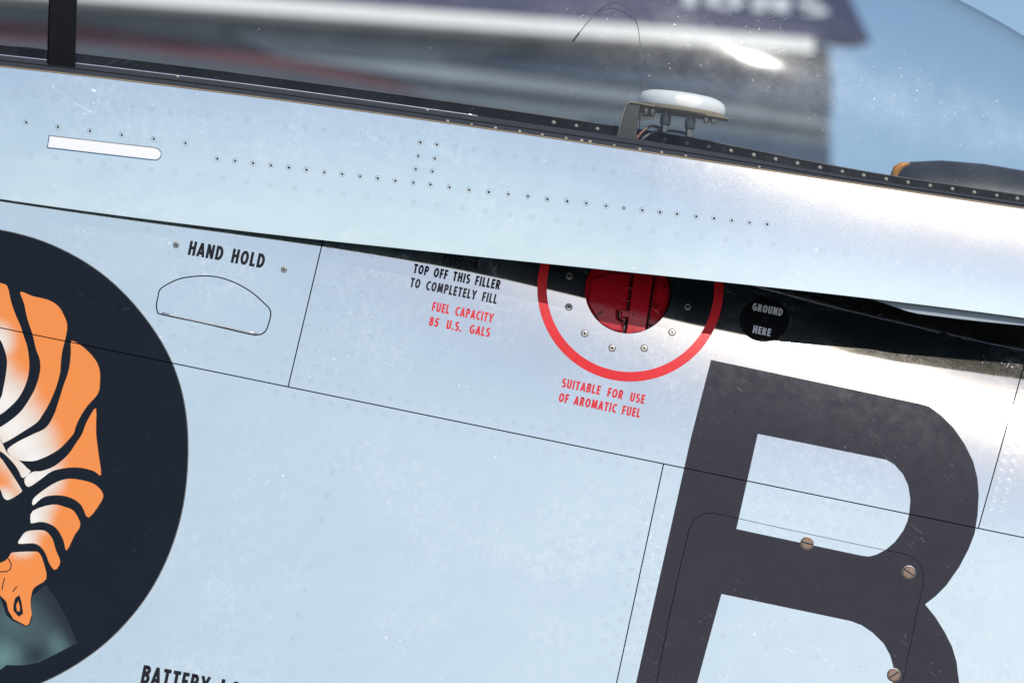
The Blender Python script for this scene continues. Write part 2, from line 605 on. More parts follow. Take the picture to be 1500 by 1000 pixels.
def offset_ring(ring, d):
    P = np.array(ring, float)
    area = 0.5 * np.sum(P[:, 0] * np.roll(P[:, 1], -1) - np.roll(P[:, 0], -1) * P[:, 1])
    s = 1 if area > 0 else -1
    out = []
    n = len(P)
    for i in range(n):
        t = P[(i + 1) % n] - P[i - 1]
        t = t / (np.linalg.norm(t) + 1e-9)
        out.append(tuple(P[i] + d * s * np.array((t[1], -t[0]))))
    return out

# seams of the skin, in picture coordinates on the fuselage side
def s1y(x):
    return 480 + (787 - 480) * x / 1500.0
SEAM_W = 1.7
S1 = strip([(-320, s1y(-320)), (1820, s1y(1820))], SEAM_W)
S2L = [(520, 160), (472, 357), (422, 566.4)]
S2 = strip(S2L, SEAM_W)
S3L = [(972, 679), (903, 1000), (850, 1245)]
S3 = strip(S3L, SEAM_W)
S4L = [(1590, 180), (1500, 535), (1433, 773.3)]
S4 = strip(S4L, SEAM_W)

ACCESS = [(930, 1160), (961.6, 1000), (978, 913.6), (996, 831), (1008.4, 778.6), (1014, 764), (1024.6, 754.5), (1037, 751), (1048, 751.6),
          (1080.4, 758.8), (1189, 782.7), (1294.5, 805), (1324, 810.5), (1337.7, 816), (1347, 824.5), (1352.5, 838), (1352, 857),
          (1344.4, 889), (1335, 938), (1321.5, 1000), (1290, 1160)]
ACC_IN = offset_ring(ACCESS, -0.45)
ACC_OUT = offset_ring(ACCESS, 0.45)
HAND = smooth_ring([(231, 435.6), (236, 422), (259.3, 409.4), (281, 405), (302.5, 404), (324, 406.7), (348.4, 415.8), (370, 428.8), (386.2, 443),
        (395.2, 452.8), (396.5, 463), (391.6, 480), (386.2, 487.6), (376.8, 490.6), (359, 488), (297, 473.4), (238, 461), (230.6, 456.5), (229, 446.4)], 4)
HAND_IN = offset_ring(HAND, -1.1)
HAND_OUT = offset_ring(HAND, 0.7)
FILL = circle(921, 424, 64.5, n=72)

def xline(L):
    def f(P):
        ys = [p[1] for p in L]; xs = [p[0] for p in L]
        return P[:, 0] - np.interp(P[:, 1], ys, xs)
    return f
d2, d3, d4 = xline(S2L), xline(S3L), xline(S4L)
def above(P):
    return P[:, 1] < s1y(P[:, 0])
def not_seam(P, extra=()):
    ok = np.ones(len(P), bool)
    for r in (S1,) + tuple(extra):
        ok &= ~inside(r, P)
    return ok

def top_line(x):
    return skirt_bot(x) - 70.0

# ================================================================== the setting
me = bpy.data.meshes.new('ground')
me.from_pydata([(-1500, -1500, 0), (1500, -1500, 0), (1500, 1500, 0), (-1500, 1500, 0)], [], [(0, 1, 2, 3)])
g = mesh_obj('ground', me, M['concrete'])
g['kind'] = 'structure'

# ================================================================== the aircraft
plane = thing('fighter_aircraft', 'bare aluminium fighter aircraft with bubble canopy, tiger badge and charcoal code letter', 'aircraft', (0.0, 0.5, 0.0))

TOPS = [(x, top_line(x)) for x in range(-300, 1801, 60)]
XL, XR, YB = -300, 1800, 1240

def skin(name, ring, pred, mat, extra_rings=(), label=None):
    return sheet(name, [ring] + list(extra_rings), pred, FUS, 0.0, M[mat], plane, step=16, thick=0.0016, bound=ring, label=label)

# rings are generous; the predicates cut along the seams
def upper_ring(x0, x1):
    t = [(x, top_line(x)) for x in np.linspace(x0, x1, 24)]
    return t + [(x1, s1y(x1) + 6), (x0, s1y(x0) + 6)]
r = upper_ring(XL, 560)
fore_panel = skin('fuselage_panel', r, lambda P, r=r: inside(r, P) & above(P) & not_seam(P, (S2,)) & (d2(P) < 0) & ~inside(HAND_OUT, P), 'skin', [S1, S2, HAND_OUT], 'upper skin panel with a half-moon hand hold')
r = upper_ring(400, 1640)
fuel_panel = skin('fuselage_panel', r, lambda P, r=r: inside(r, P) & above(P) & not_seam(P, (S2, S4)) & (d2(P) > 0) & (d4(P) < 0) & ~inside(FILL, P), 'skin_b', [S1, S2, S4, FILL], 'upper skin panel round the red fuel filler')
r = upper_ring(1400, XR)
aft_panel = skin('fuselage_panel', r, lambda P, r=r: inside(r, P) & above(P) & not_seam(P, (S4,)) & (d4(P) > 0), 'skin', [S1, S4], 'riveted skin panel at the right edge')
r = [(XL, s1y(XL) - 6), (1010, s1y(1010) - 6), (1010, YB), (XL, YB)]
side_panel = skin('fuselage_panel', r, lambda P, r=r: inside(r, P) & ~above(P) & not_seam(P, (S3,)) & (d3(P) < 0), 'skin', [S1, S3], 'large plain lower skin panel')
r = [(830, s1y(830) - 6), (XR, s1y(XR) - 6), (XR, YB), (830, YB)]
code_panel = skin('fuselage_panel', r, lambda P, r=r: inside(r, P) & ~above(P) & not_seam(P, (S3,)) & (d3(P) > 0) & ~inside(ACC_OUT, P), 'skin', [S1, S3, ACC_OUT], 'lower skin panel round the access door')
access = sheet('access_panel', [ACC_IN], lambda P: inside(ACC_IN, P), FUS, 0.0006, M['skin_c'], plane, step=14, thick=0.002, label='access panel held by slotted fasteners, half under the code letter')
hand = sheet('hand_hold', [HAND_IN], lambda P: inside(HAND_IN, P), FUS, 0.0004, M['skin_c'], plane, step=7, thick=0.002, label='half-moon spring door of the hand hold')

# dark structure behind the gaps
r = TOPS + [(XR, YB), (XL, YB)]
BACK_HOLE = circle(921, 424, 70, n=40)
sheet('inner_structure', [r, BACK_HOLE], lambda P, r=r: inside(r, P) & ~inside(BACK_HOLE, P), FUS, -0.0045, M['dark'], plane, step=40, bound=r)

# hand hold lower lip: a small rolled edge
def tube_local(name, pts3, rad, mat, parent, seg=8, label=None):
    """round tube through local points; rad scalar or list"""
    P = [Vector(p) for p in pts3]
    verts, faces = [], []
    n = len(P)
    prev = None
    for i, p in enumerate(P):
        d = (P[min(i + 1, n - 1)] - P[max(i - 1, 0)]).normalized()
        a = prev if prev is not None else (Vector((0, -1, 0)) if abs(d.y) < 0.9 else Vector((0, 0, 1)))
        a = (a - d * a.dot(d)).normalized()
        b = d.cross(a)
        prev = a
        rr = rad[i] if isinstance(rad, (list, tuple)) else rad
        for k in range(seg):
            t = 2 * math.pi * k / seg
            verts.append(p + a * rr * math.cos(t) + b * rr * math.sin(t))
    for i in range(n - 1):
        for k in range(seg):
            faces.append([i * seg + k, i * seg + (k + 1) % seg, (i + 1) * seg + (k + 1) % seg, (i + 1) * seg + k])
    faces.append(list(range(seg))[::-1])
    faces.append([(n - 1) * seg + k for k in range(seg)])
    return from_verts(name, verts, faces, mat, parent, label=label)

tube_local('rolled_edge', [FUS(237 + (378 - 237) * t, 458.6 + (489 - 458.6) * t, 0.0002)[0] for t in np.linspace(0, 1, 12)], 0.0016, M['bead'], hand)

# ------------------------------------------------------------------ canopy
canopy = bpy.data.objects.new('canopy', None)
COL.objects.link(canopy)
canopy.parent = plane
canopy.matrix_parent_inverse = INV[plane.name]
canopy['label'] = 'clear bubble canopy slid back on an aluminium skirt'
INV[canopy.name] = Matrix.Identity(4)

SLOT = [(71.6, 198), (150, 207), (226, 215.6), (232, 217.5), (236, 222), (236.8, 226.5), (235, 232), (229.6, 235.6), (222, 235.2), (150, 226.8), (68.5, 217.4)]
xs = np.linspace(XL, XR, 60)
SK = [(x, skirt_bot(x)) for x in xs] + [(x, skirt_top(x)) for x in xs[::-1]]
skirt = sheet('skirt', [SK, SLOT], lambda P: inside(SK, P) & ~inside(SLOT, P), SKI, 0.0, M['skirt'], canopy, step=16, thick=0.002, bound=SK)
# inner face of the skirt
sheet('skirt_lining', [SK], lambda P: inside(SK, P), SKI, -0.0042, M['inner'], canopy, step=24, bound=SK)
SLOT_I = offset_ring(SLOT, -1.0)
SLOT_I = [(x + (1.2 if x < 100 else 0.0), y - 1.0) for x, y in SLOT_I]
sheet('slot_insert', [SLOT_I], lambda P: inside(SLOT_I, P), SKI, -0.0012, M['slot_white'], canopy, step=10, label='white strip set in the slot of the skirt')

def strip_surface(name, fn0, fn1, S, off, mat, parent, n=110, x0=XL, x1=XR, rows=2, kind=None, thick=0.0):
    verts, norms, faces = [], [], []
    for x in np.linspace(x0, x1, n):
        for j in range(rows):
            y = fn0(x) + (fn1(x) - fn0(x)) * j / (rows - 1)
            p, nn = S(float(x), float(y), off)
            verts.append(p); norms.append(nn)
    for i in range(n - 1):
        for j in range(rows - 1):
            a = i * rows + j
            faces.append([a, a + rows, a + rows + 1, a + 1])
    return from_verts(name, verts, faces, mat, parent, normals=norms)

strip_surface('rail', lambda x: skirt_top(x) - 0.2, lambda x: skirt_top(x) - R1(x), RAI0, 0.0, M['rail'], canopy, rows=5)
strip_surface('clamp_strip', lambda x: skirt_top(x) - R1(x) + 1.5, lambda x: skirt_top(x) - R1(x) - R2(x), RAI1, 0.0, M['rail_black'], canopy, rows=4)
tube_local('sealant_line', [SKI(float(x), skirt_top(x) + 0.2, 0.0002)[0] for x in np.linspace(XL, XR, 110)], 0.0011, M['seal'], canopy, seg=6)
tube_local('bright_bead', [RAI0(float(x), skirt_top(x) - R1(x) + 0.3, 0.0003)[0] for x in np.linspace(XL, 700, 70)], 0.0013, M['bead'], canopy, seg=6)
tube_local('rail_groove', [RAI0(float(x), skirt_top(x) - 0.5 * R1(x), 0.0001)[0] for x in np.linspace(XL, XR, 110)], 0.0009, M['rail_black'], canopy, seg=6)
tube_local('glass_edge', [RAI1(float(x), skirt_top(x) - R1(x) - R2(x) - 0.5, 0.0)[0] for x in np.linspace(XL, XR, 110)], 0.0012, M['bracket'], canopy, seg=6)

# unseen shelf added to block light, so the gap under the skirt stays dark
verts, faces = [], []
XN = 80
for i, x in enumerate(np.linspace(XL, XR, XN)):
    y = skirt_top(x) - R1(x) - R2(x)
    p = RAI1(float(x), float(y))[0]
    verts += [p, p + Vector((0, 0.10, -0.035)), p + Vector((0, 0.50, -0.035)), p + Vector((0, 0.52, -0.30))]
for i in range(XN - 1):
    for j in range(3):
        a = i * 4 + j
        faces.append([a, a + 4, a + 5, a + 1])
from_verts('light_block_shelf', verts, faces, M['deck'], canopy)
verts, faces = [], []
for i, x in enumerate(np.linspace(XL, XR, XN)):
    y = float(skirt_top(x) - R1(x))
    verts += [RAI0(float(x), y, 0.0)[0] + Vector((0, 0.001, -0.001)), RAI1(float(x), y + 1.5, 0.0)[0] + Vector((0, -0.0005, 0.0))]
for i in range(XN - 1):
    a = i * 2
    faces.append([a, a + 2, a + 3, a + 1])
from_verts('light_block_floor', verts, faces, M['rail_black'], canopy)  # unseen floor strip, added to stop light leaking into the gap

# unseen sheet added against light leaking between fuselage edge and canopy frame
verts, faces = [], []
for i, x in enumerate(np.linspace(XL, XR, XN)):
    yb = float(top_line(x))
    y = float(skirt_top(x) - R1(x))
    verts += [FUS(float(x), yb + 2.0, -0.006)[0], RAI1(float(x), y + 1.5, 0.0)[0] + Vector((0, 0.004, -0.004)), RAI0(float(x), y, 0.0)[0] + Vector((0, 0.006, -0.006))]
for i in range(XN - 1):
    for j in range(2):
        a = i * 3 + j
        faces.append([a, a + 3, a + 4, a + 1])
from_verts('light_block_wall', verts, faces, M['dark'], canopy)

# glass: side flat near the rail, then a bubble that closes behind
base_x = np.linspace(-420, 1760, 90)
Yc = rail_depth(750, skirt_top(750) - R1(750)) + 0.41
gv, gf, gn = [], [], []
NT = 48
TH0 = math.radians(11)
def glass_section(px):
    y = skirt_top(px) - R1(px) + 0.01
    p = pt(px, y, rail_depth(px, y))
    W = (Yc - p.y) / math.cos(TH0)
    q = (p.x + 0.10) / (1.16 if p.x > -0.10 else 1.7)
    H = 0.445 * math.sqrt(max(0.02, 1 - min(0.999, q * q)))
    return p, W, H
def glass_point(px, th, inset=0.0):
    p, W, H = glass_section(px)
    Hf = H / (1 - math.sin(TH0))
    return Vector((p.x, Yc - (W - inset) * math.cos(th), p.z + (Hf - inset) * (math.sin(th) - math.sin(TH0))))
for px in base_x:
    for k in range(NT + 1):
        gv.append(glass_point(px, TH0 + (math.pi - 2 * TH0) * k / NT))
for i in range(len(base_x) - 1):
    for k in range(NT):
        a = i * (NT + 1) + k
        gf.append([a, a + NT + 1, a + NT + 2, a + 1])
from_verts('glass', gv, gf, M['glass'], canopy)

# frame bow inside the glass
def bow(x0, x1, inset, th1, name, mat, t=0.006, th0=TH0 - 0.05):
    V, F = [], []
    n = 40
    for k in range(n + 1):
        th = th0 + (th1 - th0) * k / n
        for (xx, ins) in ((x0, inset), (x1, inset), (x1, inset + t), (x0, inset + t)):
            V.append(glass_point(xx, th, ins))
    for k in range(n):
        for j in range(4):
            a, b = k * 4 + j, k * 4 + (j + 1) % 4
            F.append([a, b, b + 4, a + 4])
    F += [[3, 2, 1, 0], [n * 4 + j for j in range(4)]]
    return from_verts(name, V, F, mat, canopy, smooth=False)
bow(69.5, 107, -0.005, 1.45, 'frame_bow', M['post'])
bow(72, 111, -0.008, TH0 + 0.30, 'frame_foot', M['post'], t=0.003)

# ------------------------------------------------------------------ antenna
def lathe_local(name, prof, origin, axis, mat, parent, seg=40, sx=1.0, sy=1.0, label=None, smooth=True, split=None):
    """prof [(r, h)], revolve about axis at origin (local frame)"""
    ax = Vector(axis).normalized()
    a = Vector((ax.z, 0, -ax.x)).normalized()      # in picture plane
    b = ax.cross(a)
    V, F = [], []
    for r_, h in prof:
        for k in range(seg):
            t = 2 * math.pi * k / seg
            V.append(Vector(origin) + ax * h + a * r_ * sx * math.cos(t) + b * r_ * sy * math.sin(t))
    for i in range(len(prof) - 1):
        for k in range(seg):
            F.append([i * seg + k, i * seg + (k + 1) % seg, (i + 1) * seg + (k + 1) % seg, (i + 1) * seg + k])
    F.append([k for k in range(seg)][::-1])
    F.append([(len(prof) - 1) * seg + k for k in range(seg)])
    o = from_verts(name, V, F, mat, parent, label=label, smooth=smooth)
    if smooth:
        bm = bmesh.new(); bm.from_mesh(o.data)
        bmesh.ops.recalc_face_normals(bm, faces=bm.faces[:])
        for e in bm.edges:
            if len(e.link_faces) == 2 and e.calc_face_angle(0) > math.radians(40):
                e.smooth = False
        bm.to_mesh(o.data); bm.free()
    return o

AY = rail_depth(1000, skirt_top(1000) - R1(1000)) + 0.060       # depth of the antenna's middle
def ap(px, py, dy=0.0):
    return pt(px, py, AY + dy)
ant = thing('antenna', 'white puck antenna on a bent bracket inside the canopy edge', 'antenna', FR @ ap(985, 206))
tilt = math.atan2(19, 131)
AX = Vector((math.sin(tilt), 0.05, math.cos(tilt)))
o_ = ap(997, 160.5)
lathe_local('dome', [(0.0655, 0.0), (0.0668, 0.004), (0.0662, 0.010), (0.0635, 0.0155), (0.058, 0.0195), (0.050, 0.0222), (0.035, 0.0238), (0.015, 0.0245), (0.001, 0.0246)], o_, AX, M['white'], ant, seg=64, sy=0.72)
lathe_local('base_ring', [(0.060, -0.0062), (0.0645, -0.0060), (0.0655, -0.005), (0.0655, -0.0002)], o_, AX, M['tan_plate'], ant, seg=64, sy=0.72)
# bracket: a strip bent over at the left
def ribbon(name, path, width, thick, mat, parent):
    """path in local (x,z at mid depth) extruded in depth by width, thickness normal to path"""
    V, F = [], []
    n = len(path)
    P = [Vector(p) for p in path]
    for i, p in enumerate(P):
        d = (P[min(i + 1, n - 1)] - P[max(i - 1, 0)]).normalized()
        nn = Vector((-d.z, 0, d.x)) * thick
        for (k, s) in ((0, -1), (0, 1), (1, 1), (1, -1)):
            V.append(p + nn * k + Vector((0, s * width / 2, 0)))
    for i in range(n - 1):
        for j in range(4):
            a, b = i * 4 + j, i * 4 + (j + 1) % 4
            F.append([a, b, b + 4, a + 4])
    F += [[3, 2, 1, 0], [(n - 1) * 4 + j for j in range(4)]]
    return from_verts(name, V, F, mat, parent, smooth=False)
br = ribbon('bracket', [ap(x, y) for x, y in ((1067, 175.2), (1000, 163.6), (940, 153.6), (926, 151.2), (921, 151.2), (917.5, 153), (915.5, 157), (908, 182), (902, 204))], 0.075, 0.0016, M['tan_plate'], ant)
# side gusset facing the viewer
Vg = [ap(x, y, -0.038) for x, y in ((918, 153.0), (937.5, 154.4), (931.5, 207), (902.8, 203.4))]
from_verts('gusset', [v for v in Vg] + [v + Vector((0, 0.0016, 0)) for v in Vg],
           [[0, 1, 2, 3], [7, 6, 5, 4], [0, 4, 5, 1], [1, 5, 6, 2], [2, 6, 7, 3], [3, 7, 4, 0]], M['bracket'], ant, smooth=False)
# connectors hanging below the plate
for cx, cy, cdx, L in ((976, 160.5, -0.06, 34.5), (1012, 166.5, -0.06, 35.5)):
    top = ap(cx, cy, -0.012)
    ax = Vector((-0.075, 0, -1))
    c = lathe_local('connector', [(0.0055, 0.0), (0.0062, 0.001), (0.0062, 0.0055), (0.0048, 0.006), (0.0048, 0.008), (0.0078, 0.0085), (0.0083, 0.011), (0.0083, 0.019), (0.0076, 0.0225), (0.0062, 0.0235)], top, ax, M['connector'], ant, seg=24)
    lathe_local('hex_nut', [(0.0058, 0.0236), (0.0062, 0.0242), (0.0062, L / 1000.0 - 0.0006), (0.0056, L / 1000.0)], top, ax, M['nut'], c, seg=6, smooth=False)
for cx, cy in ((1035, 172.3), (1045.5, 174), (947, 158.5), (956.5, 160)):
    c = lathe_local('bolt', [(0.0046, 0.0), (0.0048, 0.0008), (0.0048, 0.0056), (0.0030, 0.0062), (0.0028, 0.0082), (0.001, 0.0086)], ap(cx, cy, -0.02), Vector((-0.12, 0, -1)), M['nut'], ant, seg=6, smooth=False)
tg = [ap(x, y, -0.010) for x, y in ((934.5, 154), (960, 158), (959.5, 172.5), (957, 175.5), (934.5, 177.5))]
tag = from_verts('paper_tag', tg + [v + Vector((0, 0.0006, 0)) for v in tg], [[0, 1, 2, 3, 4], [9, 8, 7, 6, 5]] + [[i, i + 5, (i + 1) % 5 + 5, (i + 1) % 5] for i in range(5)], M['tag'], ant, smooth=False)
for i, (x0, x1, y) in enumerate(((936.0, 941, 158.5), (935.5, 942, 163.0), (942, 956, 168.0), (944, 957, 165.0))):
    V = [ap(a, b + (a - 936) * 0.06, -0.0106) for a, b in ((x0, y), (x1, y), (x1, y + 1.6), (x0, y + 1.6))]
    from_verts('printed_line', V, [[0, 1, 2, 3]], M['stencil'], tag, smooth=False)
tube_local('copper_cable', [ap(x, y, dz) for x, y, dz in ((954, 184.5, -0.014), (947, 188, -0.018), (940, 194, -0.022), (934, 201, -0.026), (931, 208, -0.028))], [0.0017, 0.0020, 0.0021, 0.0021, 0.0021], M['brown_wire'], ant)
tube_local('cable', [ap(x, y, dz) for x, y, dz in ((1009, 197, -0.012), (1000, 194.5, -0.008), (986, 192, -0.004), (968, 191.5, -0.006), (952, 196, -0.015), (943, 202, -0.022), (937, 209, -0.026))], 0.0023, M['grey_wire'], ant)
tube_local('cable', [ap(x, y, dz) for x, y, dz in ((973, 190, -0.012), (966, 187.5, -0.012), (958, 185, -0.013), (953.5, 184.8, -0.014))], [0.0026, 0.0026, 0.0024, 0.0015], M['grey_wire'], ant)
# springy whip wire rising behind the dome
wp = smooth = [(936.5, 200), (937.5, 165), (939.5, 125), (940.5, 100), (938.5, 70), (935, 42), (928, 20), (917, 7.5), (902, 3.5), (886, 9), (872, 20), (860, 34), (848, 49)]
tube_local('whip_wire', [ap(x, y, -0.012) for x, y in wp], 0.0007, M['grey_wire'], ant, seg=6)
tube_local('whip_tip', [ap(x, y, -0.012) for x, y in ((848.5, 48.5), (843, 55.5), (838.5, 62))], [0.0013, 0.0015, 0.0014], M['rail_black'], ant)

# rear deck lump seen through the back of the glass, edged in orange
V, F = [], []
DY = Yc - 0.02
ys = [(1308, 300), (1306, 275), (1309, 255), (1318, 243), (1335, 237), (1380, 235), (1440, 240), (1500, 250), (1600, 270), (1700, 300)]
for x, y in ys:
    for k in range(9):
        a = math.pi * k / 8
        V.append(pt(x, y + 80 * (1 - math.sin(a)) ** 1.6, DY - 0.12 * math.cos(a)))
for i in range(len(ys) - 1):
    for k in range(8):
        a = i * 9 + k
        F.append([a, a + 9, a + 10, a + 1])
from_verts('rear_deck', V, F, M['deck'], canopy)
tube_local('deck_edge', [pt(x, y, DY - 0.125) for x, y in ((1311, 268), (1310, 256), (1314, 248), (1322, 242), (1332, 239.5))], [0.004, 0.006, 0.007, 0.005, 0.002], M['deck_orange'], canopy)

# ------------------------------------------------------------------ fuel filler
filler = sheet('filler_cap', [offset_ring(FILL, -2.2)], lambda P: inside(offset_ring(FILL, -2.2), P), FUS, -0.010, M['cap_red'], plane, step=8, label='red fuel filler cap sunk in a round opening')
# wall of the opening
V, F = [], []
for i, (x, y) in enumerate(FILL):
    p, n = FUS(x, y)
    V += [p, p - n * 0.012]
n = len(FILL)
for i in range(n):
    a, b = 2 * i, 2 * ((i + 1) % n)
    F.append([a, b, b + 1, a + 1])
from_verts('opening_rim', V, F, M['pit'], filler)
well = offset_ring(FILL, 4)
sheet('filler_well', [well], lambda P: inside(well, P), FUS, -0.0125, M['pit'], filler, step=16)

def raised(name, ring, z0, z1, mat, parent, S=FUS, step=10, chamfer=1.2, label=None):
    """a pad from height z0 to z1 above the surface with sloping sides"""
    bot = densify(ring, step)
    top = offset_ring(bot, -chamfer)
    v2, f = cdt([top], lambda P: inside(top, P), step, top)
    V = [S(float(x), float(y), z1)[0] for x, y in v2]
    N = [S(float(x), float(y))[1] for x, y in v2]
    F = []
    for t in f:
        a, b, c = (V[i] for i in t)
        t = [int(i) for i in t]
        if (b - a).cross(c - a).dot(N[t[0]]) < 0:
            t.reverse()
        F.append(t)
    s = len(V)
    m = len(bot)
    for i in range(m):
        V.append(S(*bot[i], z0)[0])
    for i in range(m):
        V.append(S(*top[i], z1)[0])
    for i in range(m):
        j = (i + 1) % m
        F.append([s + i, s + j, s + m + j, s + m + i])
    o = from_verts(name, V, F, mat, parent, smooth=False, label=label)
    return o
raised('hinge_bar', [(930, 396), (959.5, 400), (946.5, 484), (917.5, 488.5)], -0.0098, -0.0045, M['cap_red'], filler)
raised('pressed_pad', [(861, 440), (868, 404), (902, 394), (926, 398), (921, 432), (913, 447), (905, 452), (905, 463), (914, 470), (912, 484), (896, 482), (878, 470)], -0.0098, -0.0076, M['cap_red'], filler, chamfer=2.5)
raised('pressed_pad', [(966, 404), (982, 420), (981, 442), (968, 458), (957, 448), (961, 425)], -0.0098, -0.0076, M['cap_red'], filler, chamfer=2.5)
raised('latch_tab', [(911, 452.5), (925, 452.0), (923, 463), (911.5, 462.5)], -0.0098, -0.0055, M['cap_red'], filler)
tube_local('pressed_ring', [FUS(921 + 9.5 * math.cos(a), 428 + 10.5 * math.sin(a), -0.0074)[0] for a in np.linspace(0, 2 * math.pi, 28)], 0.0009, M['cap_red'], filler, seg=6)
for (x0, y0, x1, y1) in ((872, 462, 884, 453), (917, 470, 914.5, 487), (950, 470, 958, 475)):
    tube_local('gap_line', [FUS(x0 + (x1 - x0) * t, y0 + (y1 - y0) * t, -0.0084)[0] for t in (0, 0.5, 1)], 0.0016, M['bracket'], filler, seg=6)
for (x0, y0, x1, y1) in ((928.6, 400, 915.8, 487.5), (961.0, 403, 948.4, 482.5), (907, 452, 907, 463), (907, 463.5, 915, 468)):
    tube_local('dark_slit', [FUS(x0 + (x1 - x0) * t, y0 + (y1 - y0) * t, -0.0080)[0] for t in (0, 0.5, 1)], 0.0015, M['pit'], filler, seg=6)
for x, y in ((960, 443), (960.5, 449), (965, 445.5), (929, 459)):
    tube_local('pin', [FUS(x, y, z)[0] for z in (-0.0075, -0.004)], 0.0012, M['pit'], filler, seg=8)

# ------------------------------------------------------------------ painted markings
OFF = 0.00025
def decal(name, rings, pred, mat, parent, step=14, off=OFF, label=None, S=FUS):
    """a paint film; broken where the skin seams run"""
    b = rings[0]
    return sheet(name, rings, pred, S, off, M[mat], parent, step=step, bound=b, label=label)

B_OUT = [(1041.5, 527), (1345, 590.8), (1360.6, 595), (1378, 608), (1397, 627), (1413, 650), (1425.5, 675.5), (1431.7, 700), (1433.6, 724), (1432, 754),
         (1427.6, 781), (1418.7, 804), (1405, 830), (1386, 857), (1370, 873), (1355, 884.5), (1370, 903), (1383.6, 924.5), (1394.4, 946), (1401, 967.7),
         (1405, 1000), (1404, 1040), (1392, 1080), (1362, 1115), (1315, 1138), (1250, 1142), (1130, 1128), (906, 1084), (931.5, 1000), (1012.3, 640)]
B_H1 = [(1110, 635), (1298.5, 673), (1310.7, 680.4), (1323, 694.5), (1330.4, 710.7), (1333.6, 732), (1331.7, 752.5), (1329.2, 763), (1323, 777), (1310.7, 793.5),
        (1297, 805), (1283.7, 811.8), (1273, 814.6), (1262, 813.4), (1100, 779), (1078.6, 774.3)]
B_H2 = [(1056.7, 869.3), (1246, 909), (1262, 915), (1278, 925.8), (1294.5, 942), (1304, 959.6), (1308.5, 975.8), (1309, 990), (1305, 1012), (1288, 1038), (1262, 1056), (1230, 1060), (1016, 1018)]
def in_B(P):
    return inside(B_OUT, P) & ~inside(B_H1, P) & ~inside(B_H2, P)
SB = strip([(-320, s1y(-320)), (1820, s1y(1820))], 1.5)
code = decal('code_letter', [B_OUT, B_H1, B_H2, SB, ACC_OUT], lambda P: in_B(P) & ~inside(SB, P) & ~inside(ACC_OUT, P), 'code', plane, label='huge charcoal code letter B')
decal('code_letter_on_door', [B_OUT, B_H1, B_H2, ACC_IN], lambda P: in_B(P) & inside(ACC_IN, P), 'code', code, off=0.0006 + OFF)

BC, BR = (-69.9, 673.7), 347.5
_ra = [-100, -78, -71, -60, -55, -47.6, -38, -29, -22, -14, -6, 0, 2.6, 10, 19, 27, 34, 40, 46, 53, 60, 67.6, 100]
_rd = [-4, -4.5, -2, 0, 1.4, 2.4, 2.6, 4.1, 4.5, 2.3, -1.1, -3.2, -3.6, -3.5, -2.9, -1.8, -0.4, -0.3, 0.6, 1.3, 1.4, 3.0, 3]
def badge_r(a):
    d = math.degrees(a)
    d = d - 360 if d > 180 else d
    return BR + float(np.mean([np.interp(d + k, _ra, _rd) for k in (-4, 0, 4)])) if -100 < d < 100 else BR
BADGE = [(BC[0] + badge_r(a) * math.cos(a), BC[1] + badge_r(a) * math.sin(a)) for a in (2 * math.pi * i / 160 for i in range(160))]
badge = decal('badge', [BADGE, SB], lambda P: inside(BADGE, P) & ~inside(SB, P), 'black_gloss', plane, label='round gloss black badge with a tiger')
EDGE = offset_ring(BADGE, 1.2)
decal('badge_edge', [EDGE, offset_ring(BADGE, 0.1), SB], lambda P: inside(EDGE, P) & ~inside(offset_ring(BADGE, 0.1), P) & ~inside(SB, P), 'badge_rim', badge)

